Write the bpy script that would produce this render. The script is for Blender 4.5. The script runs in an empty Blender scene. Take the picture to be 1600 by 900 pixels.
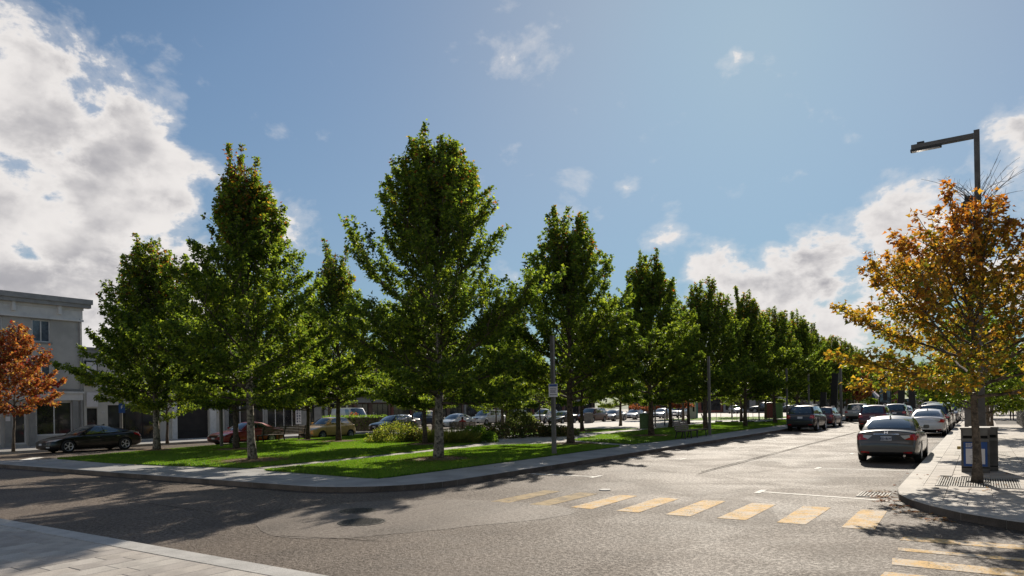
import bpy, bmesh, math, random
import numpy as np
from math import radians, sin, cos, pi
from mathutils import Vector, Matrix
from mathutils.bvhtree import BVHTree

SC = bpy.context.scene
COL = SC.collection
# ------------------------------------------------------------------ camera
cam_d = bpy.data.cameras.new("camera"); cam = bpy.data.objects.new("camera", cam_d); COL.objects.link(cam)
cam.location = (0, 0, 2.0)
cam.rotation_euler = (pi / 2, radians(1.045), radians(33.8))
cam_d.sensor_width = 36.0
cam_d.lens = 24.5
cam_d.shift_x = -3.4 / 1600
cam_d.shift_y = 186.5 / 1600
cam_d.clip_start = 0.05
cam_d.clip_end = 6000
SC.camera = cam
# ------------------------------------------------------------------ view, sky, sun
SC.view_settings.view_transform = 'Standard'
SC.view_settings.look = 'None'
SC.view_settings.exposure = 0.62
SC.view_settings.gamma = 1
SC.cycles.max_bounces = 8
SC.cycles.transparent_max_bounces = 8
SUN_AZ, SUN_EL = -14.4, 29.0          # degrees east of +Y, degrees up
SUN_V = Vector((sin(radians(SUN_AZ)) * cos(radians(SUN_EL)), cos(radians(SUN_AZ)) * cos(radians(SUN_EL)), sin(radians(SUN_EL))))
sun_d = bpy.data.lights.new("sun", 'SUN'); sun = bpy.data.objects.new("sun", sun_d); COL.objects.link(sun)
sun_d.energy = 4.2; sun_d.angle = radians(0.6); sun_d.color = (1.0, 0.91, 0.78)
sun.rotation_euler = SUN_V.to_track_quat('Z', 'Y').to_euler()


class NT:
    """small helper for writing node trees"""
    def __init__(s, tree): s.t = tree; s.t.nodes.clear()
    def n(s, typ, **kw):
        nd = s.t.nodes.new(typ)
        for k, v in kw.items():
            if k.startswith('i_'):
                key = k[2:].replace('_', ' ')
                key = int(key) if key.isdigit() else key
                if isinstance(v, bpy.types.NodeSocket): s.t.links.new(v, nd.inputs[key])
                else: nd.inputs[key].default_value = v
            else: setattr(nd, k, v)
        return nd
    def l(s, a, b): s.t.links.new(a, b)
    def math(s, op, a, b=None, clamp=False, c=None):
        nd = s.t.nodes.new('ShaderNodeMath'); nd.operation = op; nd.use_clamp = clamp
        for i, v in enumerate((a, b, c)):
            if v is None: continue
            if isinstance(v, bpy.types.NodeSocket): s.t.links.new(v, nd.inputs[i])
            else: nd.inputs[i].default_value = v
        return nd.outputs[0]
    def mapr(s, v, a, b, c=0.0, d=1.0, smooth=True):
        nd = s.t.nodes.new('ShaderNodeMapRange'); nd.clamp = True
        if smooth: nd.interpolation_type = 'SMOOTHSTEP'
        s.t.links.new(v, nd.inputs[0])
        for i, x in enumerate((a, b, c, d)): nd.inputs[1 + i].default_value = x
        return nd.outputs[0]
    def mix(s, f, a, b, blend='MIX'):
        nd = s.t.nodes.new('ShaderNodeMix'); nd.data_type = 'RGBA'; nd.blend_type = blend
        for sock, v in ((nd.inputs[0], f), (nd.inputs[6], a), (nd.inputs[7], b)):
            if isinstance(v, bpy.types.NodeSocket): s.t.links.new(v, sock)
            else: sock.default_value = v if not isinstance(v, (tuple, list)) else (tuple(v) + (1,))[:4]
        return nd.outputs[2]
    def noise(s, vec, scale, detail=4, rough=.55, out=0, dist=0.0):
        nd = s.t.nodes.new('ShaderNodeTexNoise'); nd.inputs['Scale'].default_value = scale
        nd.inputs['Detail'].default_value = detail; nd.inputs['Roughness'].default_value = rough
        nd.inputs['Distortion'].default_value = dist
        if vec is not None: s.t.links.new(vec, nd.inputs['Vector'])
        return nd.outputs[out]


world = bpy.data.worlds.new("World"); SC.world = world; world.use_nodes = True
W = NT(world.node_tree)
sky = W.n('ShaderNodeTexSky'); sky.sky_type = 'NISHITA'; sky.sun_disc = False
sky.sun_elevation = radians(SUN_EL); sky.sun_rotation = radians(SUN_AZ)
sky.air_density = 1.0; sky.dust_density = 0.6; sky.ozone_density = 2.5; sky.altitude = 100
tc = W.n('ShaderNodeTexCoord'); D = tc.outputs['Generated']
sep = W.n('ShaderNodeSeparateXYZ', i_0=D)
zc = W.math('MAXIMUM', sep.outputs[2], 0.0)
# clouds lie on a high sheet: project the view direction on it
zz = W.math('ADD', zc, 0.16)
px_ = W.math('DIVIDE', sep.outputs[0], zz); py_ = W.math('DIVIDE', sep.outputs[1], zz)
comb = W.n('ShaderNodeCombineXYZ', i_0=px_, i_1=py_, i_2=0.0)
P2 = comb.outputs[0]
offs = W.n('ShaderNodeVectorMath', operation='ADD', i_0=P2); offs.inputs[1].default_value = (SUN_V.x * .22, SUN_V.y * .22, 0)


wn = W.noise(D, 6.0, 4, .6, out=1)
wsub = W.n('ShaderNodeVectorMath', operation='SUBTRACT', i_0=wn); wsub.inputs[1].default_value = (.5, .5, .5)
wscl = W.n('ShaderNodeVectorMath', operation='MULTIPLY', i_0=wsub.outputs[0]); wscl.inputs[1].default_value = (.13, .13, .07)
wadd = W.n('ShaderNodeVectorMath', operation='ADD', i_0=D, i_1=wscl.outputs[0])
DW = W.n('ShaderNodeVectorMath', operation='NORMALIZE', i_0=wadd.outputs[0]).outputs[0]


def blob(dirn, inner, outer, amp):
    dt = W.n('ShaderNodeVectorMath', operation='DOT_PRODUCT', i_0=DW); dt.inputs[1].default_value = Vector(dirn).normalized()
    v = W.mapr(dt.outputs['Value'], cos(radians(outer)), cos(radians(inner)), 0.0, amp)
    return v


blobs = [((-.885, .386, .215), 6, 13.5, .46), ((-.845, .42, .29), 3, 9.0, .38), ((-.80, .52, .262), 2, 6.5, .34), ((-.861, .352, .368), 3, 9, .32), ((-.93, .22, .36), 6, 16, .32),
         ((-.803, .442, .401), .5, 3.2, .16), ((-.77, .45, .455), .5, 6, .10), ((-.80, .53, .23), 2, 7, .26), ((-.732, .63, .245), .5, 4, .10),
         ((-.15, .975, .13), 3, 9, .40), ((-.06, .97, .19), 2, 7, .38), ((.05, .97, .20), 3, 8, .30), ((-.24, .96, .135), 2, 7, .36),
         ((-.366, .894, .258), .1, 3.8, .21), ((-.391, .877, .281), .1, 2.6, .20), ((-.24, .871, .429), .0, 1.6, .24), ((-.46, .85, .27), .3, 3, .12),
         ((.5, .75, .25), 8, 24, .34), ((.4, -.8, .35), 8, 30, .38), ((-.6, -.7, .3), 10, 30, .36), ((-.1, -.6, .8), 6, 28, .36)]  # this row is out of view: clouds added for car glass reflections and fill light
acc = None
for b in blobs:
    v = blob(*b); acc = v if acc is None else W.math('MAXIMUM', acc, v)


def cloud_field(vec):
    a = W.noise(vec, 1.5, 9, .56, dist=.15)
    return a


vs_ = W.n('ShaderNodeMapping', i_Vector=D); vs_.inputs['Scale'].default_value = (1, 1, 1.55)
DV = vs_.outputs[0]
nA = W.noise(DV, 9.5, 10, .58, dist=.15)
nB = W.noise(DV, 3.1, 3, .5)
fieldv = W.math('ADD', W.math('MULTIPLY', W.math('SUBTRACT', nA, .5), 1.32), W.math('ADD', W.math('MULTIPLY', W.math('SUBTRACT', nB, .5), .40), .445))
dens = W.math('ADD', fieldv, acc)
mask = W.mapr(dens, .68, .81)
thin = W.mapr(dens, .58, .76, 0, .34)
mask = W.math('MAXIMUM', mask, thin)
# light and dark of the cloud: thick parts are greyer
thick = W.mapr(dens, .76, .98)
nC = W.noise(DV, 5.0, 5, .55)
nD = W.noise(DV, 14.0, 5, .55)
shade = W.math('MULTIPLY', thick, W.mapr(W.math('ADD', W.math('MULTIPLY', nC, .55), W.math('MULTIPLY', nD, .5)), .36, .66))
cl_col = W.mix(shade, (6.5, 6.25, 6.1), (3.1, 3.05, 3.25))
hs = W.n('ShaderNodeHueSaturation', i_Saturation=1.0, i_Value=.68, i_Color=sky.outputs[0])
# a soft shoulder: very bright sky around the sun is compressed as in the photograph's sky
lum = W.n('ShaderNodeRGBToBW', i_0=hs.outputs[0]).outputs[0]
over = W.math('MAXIMUM', W.math('SUBTRACT', lum, 2.2), 0.0)
damp = W.math('DIVIDE', 1.0, W.math('ADD', 1.0, W.math('MULTIPLY', over, .165)))
blue = W.mix(W.mapr(over, 0, 6), (.93, 1.0, .99), (.68, .935, 1.10))
skb = W.mix(1.0, hs.outputs[0], blue, 'MULTIPLY')
skc = W.n('ShaderNodeVectorMath', operation='SCALE', i_0=skb); W.l(damp, skc.inputs['Scale'])
glow = W.mapr(over, 18, 80, 0, 1)
skg = W.mix(glow, skc.outputs[0], (13, 12.6, 12))
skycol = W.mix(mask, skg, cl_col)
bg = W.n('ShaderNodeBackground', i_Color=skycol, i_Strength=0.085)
wo = W.n('ShaderNodeOutputWorld'); W.l(bg.outputs[0], wo.inputs[0])

# ------------------------------------------------------------------ helpers
TH = radians(33.8); FPX = 1089.0
def pix(px, py, z=0.0):
    """where the ground (at height z) lies that the photograph shows at px, py"""
    dx, dy = px - 800, py - 450; r = radians(1.045)
    X = dx * cos(r) - dy * sin(r); Y = dx * sin(r) + dy * cos(r)
    d = FPX * (2 - z) / (Y - 186.5); xc = X * d / FPX
    return (xc * cos(TH) - d * sin(TH), xc * sin(TH) + d * cos(TH))


def tag(o, label=None, cat=None, group=None, kind=None):
    if label: o['label'] = label
    if cat: o['category'] = cat
    if group: o['group'] = group
    if kind: o['kind'] = kind
    return o


def empty(name, loc=(0, 0, 0), rz=0.0, label=None, cat=None, group=None):
    o = bpy.data.objects.new(name, None); COL.objects.link(o)
    o.location = loc; o.rotation_euler = (0, 0, rz); o.empty_display_size = .3
    return tag(o, label, cat, group)


def link_mesh(name, me, parent=None, loc=(0, 0, 0), rot=(0, 0, 0)):
    o = bpy.data.objects.new(name, me); COL.objects.link(o)
    if parent: o.parent = parent
    o.location = loc; o.rotation_euler = rot
    return o


def copy_tree(src, parent=None):
    c = src.copy(); COL.objects.link(c)
    if parent: c.parent = parent
    for ch in list(src.children): copy_tree(ch, c)
    return c


class MB:
    """collects simple shapes; build() links them as one mesh object"""
    def __init__(s): s.v = []; s.f = []; s.m = []; s.cur = 0
    def add(s, verts, faces):
        b = len(s.v); s.v += [tuple(v) for v in verts]
        s.f += [tuple(b + i for i in f) for f in faces]; s.m += [s.cur] * len(faces); return s
    def box(s, c, d, rz=0.0, M=None):
        hx, hy, hz = d[0] / 2, d[1] / 2, d[2] / 2
        vs = [Vector((x, y, z)) for z in (-hz, hz) for x, y in ((-hx, -hy), (hx, -hy), (hx, hy), (-hx, hy))]
        R = M if M is not None else Matrix.Rotation(rz, 3, 'Z')
        vs = [R @ v + Vector(c) for v in vs]
        return s.add(vs, [(3, 2, 1, 0), (4, 5, 6, 7), (0, 1, 5, 4), (1, 2, 6, 5), (2, 3, 7, 6), (3, 0, 4, 7)])
    def bb(s, x0, x1, y0, y1, z0, z1):
        return s.box(((x0 + x1) / 2, (y0 + y1) / 2, (z0 + z1) / 2), (abs(x1 - x0), abs(y1 - y0), abs(z1 - z0)))
    def bar(s, a, b, w, h=None, up=(0, 0, 1)):
        a, b = Vector(a), Vector(b); h = h or w; d = (b - a); L = d.length
        if L < 1e-6: return s
        y = d / L; x = y.cross(Vector(up))
        if x.length < 1e-4: x = Vector((1, 0, 0))
        x.normalize(); z = x.cross(y)
        return s.box((a + b) / 2, (w, L, h), M=Matrix((x, y, z)).transposed())
    def tube(s, pts, rads, n=8, cap=True):
        pts = [Vector(p) for p in pts]
        if not isinstance(rads, (list, tuple, np.ndarray)): rads = [rads] * len(pts)
        rings = []; b = len(s.v); prev = None
        for i, p in enumerate(pts):
            t = (pts[min(i + 1, len(pts) - 1)] - pts[max(i - 1, 0)])
            t = t.normalized() if t.length > 1e-9 else Vector((0, 0, 1))
            if prev is None:
                x = t.orthogonal().normalized()
            else:
                x = prev - t * prev.dot(t); x = x.normalized() if x.length > 1e-6 else t.orthogonal().normalized()
            prev = x; y = t.cross(x)
            for k in range(n):
                a = 2 * pi * k / n
                s.v.append(tuple(p + (x * cos(a) + y * sin(a)) * float(rads[i])))
        for i in range(len(pts) - 1):
            for k in range(n):
                s.f.append((b + i * n + k, b + i * n + (k + 1) % n, b + (i + 1) * n + (k + 1) % n, b + (i + 1) * n + k)); s.m.append(s.cur)
        if cap:
            s.f.append(tuple(b + k for k in range(n))[::-1]); s.f.append(tuple(b + (len(pts) - 1) * n + k for k in range(n))); s.m += [s.cur] * 2
        return s
    def lathe(s, prof, n=20, axis='Z', c=(0, 0, 0)):
        b = len(s.v)
        for r, h in prof:
            for k in range(n):
                a = 2 * pi * k / n
                p = (r * cos(a), r * sin(a), h) if axis == 'Z' else (h, r * cos(a), r * sin(a))
                s.v.append((p[0] + c[0], p[1] + c[1], p[2] + c[2]))
        for i in range(len(prof) - 1):
            for k in range(n):
                s.f.append((b + i * n + k, b + i * n + (k + 1) % n, b + (i + 1) * n + (k + 1) % n, b + (i + 1) * n + k)); s.m.append(s.cur)
        return s
    def poly(s, pts, z0, z1):
        n = len(pts)
        s.add([(p[0], p[1], z1) for p in pts] + [(p[0], p[1], z0) for p in pts],
              [tuple(range(n))] + [(n + i, n + (i + 1) % n, (i + 1) % n, i) for i in range(n)])
        return s
    def mesh(s, name, mats, smooth=False):
        me = bpy.data.meshes.new(name); me.from_pydata(s.v, [], s.f)
        for m in (mats if isinstance(mats, (list, tuple)) else [mats]): me.materials.append(m)
        if len(set(s.m)) > 1 or (s.m and s.m[0]): me.polygons.foreach_set('material_index', s.m)
        me.update()
        if smooth: me.polygons.foreach_set('use_smooth', [True] * len(me.polygons))
        return me
    def build(s, name, mats, parent=None, loc=(0, 0, 0), rot=(0, 0, 0), smooth=False):
        return link_mesh(name, s.mesh(name, mats, smooth), parent, loc, rot)


def fix_normals(me):
    bm = bmesh.new(); bm.from_mesh(me); bmesh.ops.recalc_face_normals(bm, faces=bm.faces); bm.to_mesh(me); bm.free()


def auto_smooth(me, ang=35):
    bm = bmesh.new(); bm.from_mesh(me)
    for f in bm.faces: f.smooth = True
    for e in bm.edges:
        if len(e.link_faces) == 2 and e.calc_face_angle(0) > radians(ang): e.smooth = False
    bm.to_mesh(me); bm.free()


# ------------------------------------------------------------------ materials
def pm(name, col, rough=.7, metal=0.0, var=.15, scale=6.0, bump=0.0, bscale=40.0, spec=.5, coat=0.0, fine=0.0, fscale=60.0, col2=None, emit=None):
    m = bpy.data.materials.new(name); m.use_nodes = True; T = NT(m.node_tree)
    out = T.n('ShaderNodeOutputMaterial'); p = T.n('ShaderNodeBsdfPrincipled')
    T.l(p.outputs[0], out.inputs[0])
    vec = T.n('ShaderNodeTexCoord').outputs['Object']
    n1 = T.noise(vec, scale, 5, .6)
    c2 = col2 or tuple(c * (1 - var * 1.6) for c in col)
    c = T.mix(T.mapr(n1, .35, .68), tuple(min(1, x * (1 + var * .5)) for x in col), c2)
    if fine:
        n2 = T.noise(vec, fscale, 3, .6)
        c = T.mix(1.0, c, T.mix(T.mapr(n2, .3, .7), (1 - fine,) * 3, (1 + fine,) * 3), 'MULTIPLY')
    T.l(c, p.inputs['Base Color'])
    p.inputs['Roughness'].default_value = rough; p.inputs['Metallic'].default_value = metal
    p.inputs['Specular IOR Level'].default_value = spec
    if coat: p.inputs['Coat Weight'].default_value = coat; p.inputs['Coat Roughness'].default_value = .03
    if bump:
        b = T.n('ShaderNodeBump', i_Strength=bump, i_Distance=.02, i_Height=T.noise(vec, bscale, 5, .6)); T.l(b.outputs[0], p.inputs['Normal'])
    if emit:
        p.inputs['Emission Color'].default_value = (*emit[0], 1); p.inputs['Emission Strength'].default_value = emit[1]
    return m


def asphalt_mat(name, base, dark, smoothness=0.0):
    m = bpy.data.materials.new(name); m.use_nodes = True; T = NT(m.node_tree)
    out = T.n('ShaderNodeOutputMaterial'); p = T.n('ShaderNodeBsdfPrincipled'); T.l(p.outputs[0], out.inputs[0])
    vec = T.n('ShaderNodeTexCoord').outputs['Object']
    big = T.noise(vec, .22, 4, .6, dist=.6)
    mid = T.noise(vec, 1.7, 5, .65)
    vo = T.n('ShaderNodeTexVoronoi', i_Vector=vec, i_Scale=30.0); vo.feature = 'F1'
    chip = T.noise(vec, 40.0, 2, .7)
    fine = T.noise(vec, 15.0, 4, .8)
    # long streaks along the street where tyres polish the surface
    mp = T.n('ShaderNodeMapping', i_Vector=vec); mp.inputs['Scale'].default_value = (.85, .045, 1)
    streak = T.noise(mp.outputs[0], 1.0, 3, .5)
    c = T.mix(T.mapr(big, .40, .60), tuple(x * 1.08 for x in base), tuple(x * .66 for x in base))
    c = T.mix(T.math('MULTIPLY', T.mapr(mid, .44, .66), .6), c, dark)
    c = T.mix(T.math('MULTIPLY', T.mapr(streak, .46, .62), .5), c, tuple(x * 1.28 for x in base))
    grain = T.math('ADD', T.math('MULTIPLY', T.mapr(fine, .42, .58), .62), T.math('MULTIPLY', T.mapr(chip, .42, .58), .38))
    amt = T.math('MULTIPLY', T.mapr(T.noise(vec, .34, 3, .55, dist=.5), .38, .60, .34, .74), 1 - .6 * smoothness)
    c = T.mix(amt, c, T.mix(grain, tuple(x * .22 for x in base), tuple(x * 1.75 for x in base)))
    T.l(c, p.inputs['Base Color'])
    T.l(T.mapr(T.noise(vec, .5, 4, .6, dist=.8), .35, .65, .68, .77), p.inputs['Roughness'])
    T.l(T.mapr(grain, .2, .8, .10, .36), p.inputs['Specular IOR Level'])
    b = T.n('ShaderNodeBump', i_Strength=.55 - .3 * smoothness, i_Distance=.012, i_Height=T.math('ADD', grain, T.math('MULTIPLY', vo.outputs['Distance'], .8)))
    T.l(b.outputs[0], p.inputs['Normal'])
    return m


def worn_paint(name, col, under, wear=.5, chips=.75):
    m = bpy.data.materials.new(name); m.use_nodes = True; T = NT(m.node_tree)
    out = T.n('ShaderNodeOutputMaterial'); p = T.n('ShaderNodeBsdfPrincipled'); T.l(p.outputs[0], out.inputs[0])
    vec = T.n('ShaderNodeTexCoord').outputs['Object']
    n1 = T.noise(vec, 3.0, 6, .65); n2 = T.noise(vec, 38.0, 3, .7)
    f = T.mapr(T.math('ADD', T.math('MULTIPLY', n1, .55), T.math('MULTIPLY', n2, .45)), .62 - .2 * wear, .70 - .2 * wear)
    c = T.mix(T.mapr(T.noise(vec, 5, 3), .4, .6), col, tuple(min(1, x * 1.15 + .03) for x in col))
    chipf = T.mapr(T.math('ADD', T.math('MULTIPLY', T.noise(vec, 26.0, 4, .75), .7), T.math('MULTIPLY', T.noise(vec, 2.3, 3), .3)), .53, .60)
    T.l(T.mix(T.math('MULTIPLY', chipf, chips), T.mix(f, c, under), (.13, .11, .09)), p.inputs['Base Color']); p.inputs['Roughness'].default_value = .85; p.inputs['Specular IOR Level'].default_value = .15
    b = T.n('ShaderNodeBump', i_Strength=.5, i_Distance=.01, i_Height=n2); T.l(b.outputs[0], p.inputs['Normal'])
    return m


def leaf_mat(name, transl=.5, boost=(2.3, 2.6, 1.1), rough=.5):
    m = bpy.data.materials.new(name); m.use_nodes = True; T = NT(m.node_tree)
    out = T.n('ShaderNodeOutputMaterial'); p = T.n('ShaderNodeBsdfPrincipled')
    at = T.n('ShaderNodeAttribute', attribute_name='leaf_colour')
    T.l(at.outputs[0], p.inputs['Base Color']); p.inputs['Roughness'].default_value = rough; p.inputs['Specular IOR Level'].default_value = .35
    tr = T.n('ShaderNodeBsdfTranslucent'); T.l(T.mix(1.0, at.outputs[0], boost, 'MULTIPLY'), tr.inputs[0])
    mx = T.n('ShaderNodeMixShader', i_0=transl); T.l(p.outputs[0], mx.inputs[1]); T.l(tr.outputs[0], mx.inputs[2]); T.l(mx.outputs[0], out.inputs[0])
    return m


def paint_mat():
    m = bpy.data.materials.new("car_paint"); m.use_nodes = True; T = NT(m.node_tree)
    out = T.n('ShaderNodeOutputMaterial'); p = T.n('ShaderNodeBsdfPrincipled'); T.l(p.outputs[0], out.inputs[0])
    oi = T.n('ShaderNodeObjectInfo'); vec = T.n('ShaderNodeTexCoord').outputs['Object']
    dust = T.mapr(T.noise(vec, 2.2, 5, .6), .4, .8, 0, .10)
    T.l(T.mix(dust, oi.outputs['Color'], (.16, .145, .125)), p.inputs['Base Color'])
    p.inputs['Metallic'].default_value = .25; p.inputs['Roughness'].default_value = .33
    p.inputs['Coat Weight'].default_value = .8; p.inputs['Coat Roughness'].default_value = .05
    return m


M = {}
M['asphalt'] = asphalt_mat('asphalt', (.155, .124, .098), (.066, .054, .045))
M['asphalt_smooth'] = asphalt_mat('asphalt_smooth', (.175, .147, .122), (.13, .108, .09), .8)
M['tar'] = pm('tar', (.085, .074, .064), 1.0, var=.3, spec=.02)
M['white_paint'] = worn_paint('white_paint', (.85, .81, .74), (.55, .50, .44), .2, .35)
M['yellow_paint'] = worn_paint('yellow_paint', (.60, .385, .15), (.60, .52, .42), .75)
M['yellow_faded'] = worn_paint('yellow_faded', (.36, .265, .14), (.19, .155, .115), .6)
M['concrete'] = pm('concrete', (.36, .35, .335), .8, var=.16, scale=.9, bump=.25, bscale=90, fine=.10, fscale=70)
M['concrete_warm'] = pm('concrete_warm', (.42, .385, .34), .8, var=.14, scale=1.3, bump=.2, bscale=90, fine=.14, fscale=55)
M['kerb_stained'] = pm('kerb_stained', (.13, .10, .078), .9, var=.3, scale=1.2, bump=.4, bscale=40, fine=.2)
M['joint'] = pm('joint', (.09, .08, .07), .95, var=.3)
for i, c in enumerate([(.43, .385, .335), (.39, .35, .31), (.46, .42, .37), (.36, .32, .28)]):
    M['paver%d' % i] = pm('paver_%s' % ('sand', 'taupe', 'light', 'brown')[i], c, .8, var=.13, scale=2.5, bump=.3, bscale=70, fine=.13, fscale=60)
M['granite'] = pm('granite', (.44, .42, .39), .75, var=.1, scale=3, fine=.22, fscale=90, bump=.2, bscale=90)
M['soil'] = pm('soil', (.10, .08, .055), .95, var=.4)
M['lawn'] = pm('lawn', (.085, .15, .018), .8, var=.35, scale=1.1, fine=.35, fscale=45, bump=.6, bscale=60)
M['field'] = pm('field', (.09, .11, .05), .9, var=.3, scale=.05)
M['mulch'] = pm('mulch', (.20, .13, .075), .9, var=.5, scale=22, bump=.8, bscale=30, fine=.4)
M['leaf'] = leaf_mat('leaf', .56, (3.5, 3.3, 1.3))
M['leaf_warm'] = leaf_mat('leaf_warm', .52, (1.9, 1.7, .9))
M['litter'] = leaf_mat('litter', .15, (1.2, 1.1, .9), .95)
M['grassblade'] = leaf_mat('grassblade', .45, (2.0, 2.2, .9), .55)
M['bark'] = pm('bark', (.12, .092, .068), .9, var=.4, scale=7, bump=1.0, bscale=26, fine=.3, fscale=30)
M['bark_pale'] = pm('bark_pale', (.27, .235, .19), .9, var=.55, scale=9, bump=.8, bscale=26, fine=.3, fscale=30)
M['tyre'] = pm('tyre', (.018, .018, .018), .75, var=.2)
M['alloy'] = pm('alloy', (.72, .72, .73), .35, metal=.45, var=.06)
M['black_trim'] = pm('black_trim', (.012, .012, .013), .45, var=.1)
M['chrome'] = pm('chrome', (.75, .75, .76), .12, metal=1, var=.03)
M['glass'] = pm('car_glass', (.03, .042, .042), .03, var=.05, spec=1.0, coat=1.0)
M['glass'].node_tree.nodes['Principled BSDF'].inputs['IOR'].default_value = 1.75
M['glass_shop'] = pm('shop_glass', (.045, .045, .045), .05, var=.4, scale=.7, spec=.8)
M['lamp_red'] = pm('lamp_red', (.42, .008, .012), .12, var=.1, coat=1)
M['lamp_clear'] = pm('lamp_clear', (.55, .54, .52), .1, var=.08, coat=1, spec=1)
M['plate'] = pm('plate_white', (.62, .62, .64), .4, var=.05)
M['ink'] = pm('ink_dark', (.03, .035, .09), .6, var=.05)
M['paint'] = paint_mat()
M['steel'] = pm('weathered_steel', (.115, .105, .098), .55, metal=.5, var=.2, scale=3, bump=.05)
M['steel_grey'] = pm('grey_steel', (.17, .16, .15), .5, metal=.4, var=.15, scale=3)
M['steel_dark'] = pm('dark_steel', (.028, .027, .027), .5, metal=.3, var=.2)
M['grate_bar'] = pm('grate_bar', (.36, .34, .31), .75, metal=.1, var=.15, spec=.2)
M['hole'] = pm('hole', (.008, .008, .008), 1.0, var=.2)
M['iron'] = pm('cast_iron', (.085, .078, .07), .5, metal=.3, var=.3, scale=14)
M['sign_white'] = pm('sign_white', (.70, .66, .66), .5, var=.04)
M['sign_blue'] = pm('sign_blue', (.012, .065, .25), .45, var=.1)
M['sign_red'] = pm('sign_red', (.5, .03, .04), .5, var=.1)
M['wood'] = pm('bench_wood', (.20, .155, .115), .7, var=.3, scale=9, bump=.2)
M['stucco'] = pm('grey_stucco', (.48, .455, .42), .9, var=.14, scale=.45, bump=.25, bscale=30, fine=.05)
M['stucco_pale'] = pm('pale_stucco', (.58, .54, .48), .9, var=.09, scale=.8, bump=.2, bscale=30)
M['trim_white'] = pm('trim_white', (.66, .64, .62), .65, var=.08, scale=2)
M['trim_grey'] = pm('trim_grey', (.30, .29, .28), .6, var=.12, scale=2)
M['roof_metal'] = pm('roof_metal', (.16, .155, .15), .5, metal=.3, var=.15)
M['pane_sky'] = pm('window_pane', (.10, .12, .15), .06, var=.2, spec=.9)
M['curtain'] = pm('curtain', (.32, .34, .37), .8, var=.12, scale=3)
M['brick_red'] = pm('brick_red', (.25, .095, .07), .9, var=.22, scale=1.2, fine=.2, fscale=14)
M['brick_brown'] = pm('brick_brown', (.19, .125, .09), .9, var=.22, scale=1.0, fine=.2, fscale=14)
M['panel_dark'] = pm('dark_panel', (.03, .024, .022), .7, var=.2, scale=2)
M['white_wall'] = pm('white_wall', (.76, .74, .71), .8, var=.08)
M['green_paint'] = pm('green_paint', (.07, .13, .05), .6, var=.15)
M['green_light'] = pm('green_light', (.20, .33, .11), .6, var=.12)
M['red_paint'] = pm('red_paint', (.26, .07, .06), .6, var=.12)
M['canvas_red'] = pm('canvas_red', (.62, .05, .05), .8, var=.1)
M['canvas_white'] = pm('canvas_white', (.75, .74, .74), .8, var=.05)
M['canvas_navy'] = pm('canvas_navy', (.05, .07, .20), .8, var=.1)
M['skin'] = pm('skin', (.45, .28, .20), .6, var=.06)
M['cloth_black'] = pm('cloth_black', (.014, .014, .016), .9, var=.2)
M['cloth_red'] = pm('cloth_red', (.40, .05, .04), .9, var=.15)
M['hair'] = pm('hair_dark', (.02, .015, .012), .8, var=.2)
M['planter'] = pm('planter_concrete', (.46, .42, .36), .8, var=.12, bump=.2)
M['yellow_box'] = pm('yellow_box', (.55, .40, .12), .5, var=.1)
M['poster_art'] = pm('poster_art', (.16, .24, .28), .7, var=.6, scale=1.2, col2=(.02, .03, .04))
M['poster_grey'] = pm('poster_grey', (.28, .36, .40), .7, var=.5, scale=.9, col2=(.07, .07, .08))

# ================================================================== THE SETTING
def sheet(name, pts, z, mat, kind='structure', parent=None):
    me = bpy.data.meshes.new(name); me.from_pydata([(p[0], p[1], z) for p in pts], [], [tuple(range(len(pts)))])
    me.materials.append(mat)
    bm = bmesh.new(); bm.from_mesh(me); bmesh.ops.triangulate(bm, faces=bm.faces)
    for f in bm.faces:
        if f.normal.z < 0: f.normal_flip()
    bm.to_mesh(me); bm.free()
    o = link_mesh(name, me, parent)
    if kind: o['kind'] = kind
    return o


sheet('ground', [(-2500, -1500), (2500, -1500), (2500, 3500), (-2500, 3500)], -.06, M['field'])
road = sheet('road', [(-150, -30), (70, -30), (70, 320), (-150, 320)], 0.0, M['asphalt'])


def offset_line(pts, d):
    """points moved d to the left of the walking direction"""
    out = []
    for i, p in enumerate(pts):
        a = Vector(pts[max(i - 1, 0)]); b = Vector(pts[min(i + 1, len(pts) - 1)]); t = (b - a).normalized()
        out.append((p[0] - t.y * d, p[1] + t.x * d))
    return out


def kerb_run(pts, width, z1, mats, parent, gap=.006, side=1, name='kerb_stone', z0=-.03):
    inn = offset_line(pts, side * width)
    for i in range(len(pts) - 1):
        a, b, c, d = Vector(pts[i]), Vector(pts[i + 1]), Vector(inn[i + 1]), Vector(inn[i])
        t = (b - a).normalized() * gap * .5
        a, b, c, d = a + t, b - t, c - t, d + t
        ch = .018
        nrm = (d - a).normalized() * ch
        a2, b2 = a + nrm, b + nrm
        vs = [(a.x, a.y, z0), (b.x, b.y, z0), (c.x, c.y, z0), (d.x, d.y, z0), (a.x, a.y, z1 - ch), (b.x, b.y, z1 - ch),
              (a2.x, a2.y, z1), (b2.x, b2.y, z1), (c.x, c.y, z1), (d.x, d.y, z1)]
        fs = [(0, 1, 5, 4), (4, 5, 7, 6), (6, 7, 8, 9), (1, 2, 8, 7, 5), (2, 3, 9, 8), (3, 0, 4, 6, 9)]
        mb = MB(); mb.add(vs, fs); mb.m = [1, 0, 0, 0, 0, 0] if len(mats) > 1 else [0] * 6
        me = mb.mesh(name, mats); fix_normals(me); link_mesh(name, me, parent)
    return inn


def densify(pts, step):
    out = [pts[0]]
    for i in range(len(pts) - 1):
        a, b = Vector(pts[i]), Vector(pts[i + 1]); n = max(1, round((b - a).length / step))
        out += [tuple(a.lerp(b, k / n)) for k in range(1, n + 1)]
    return out


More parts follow.
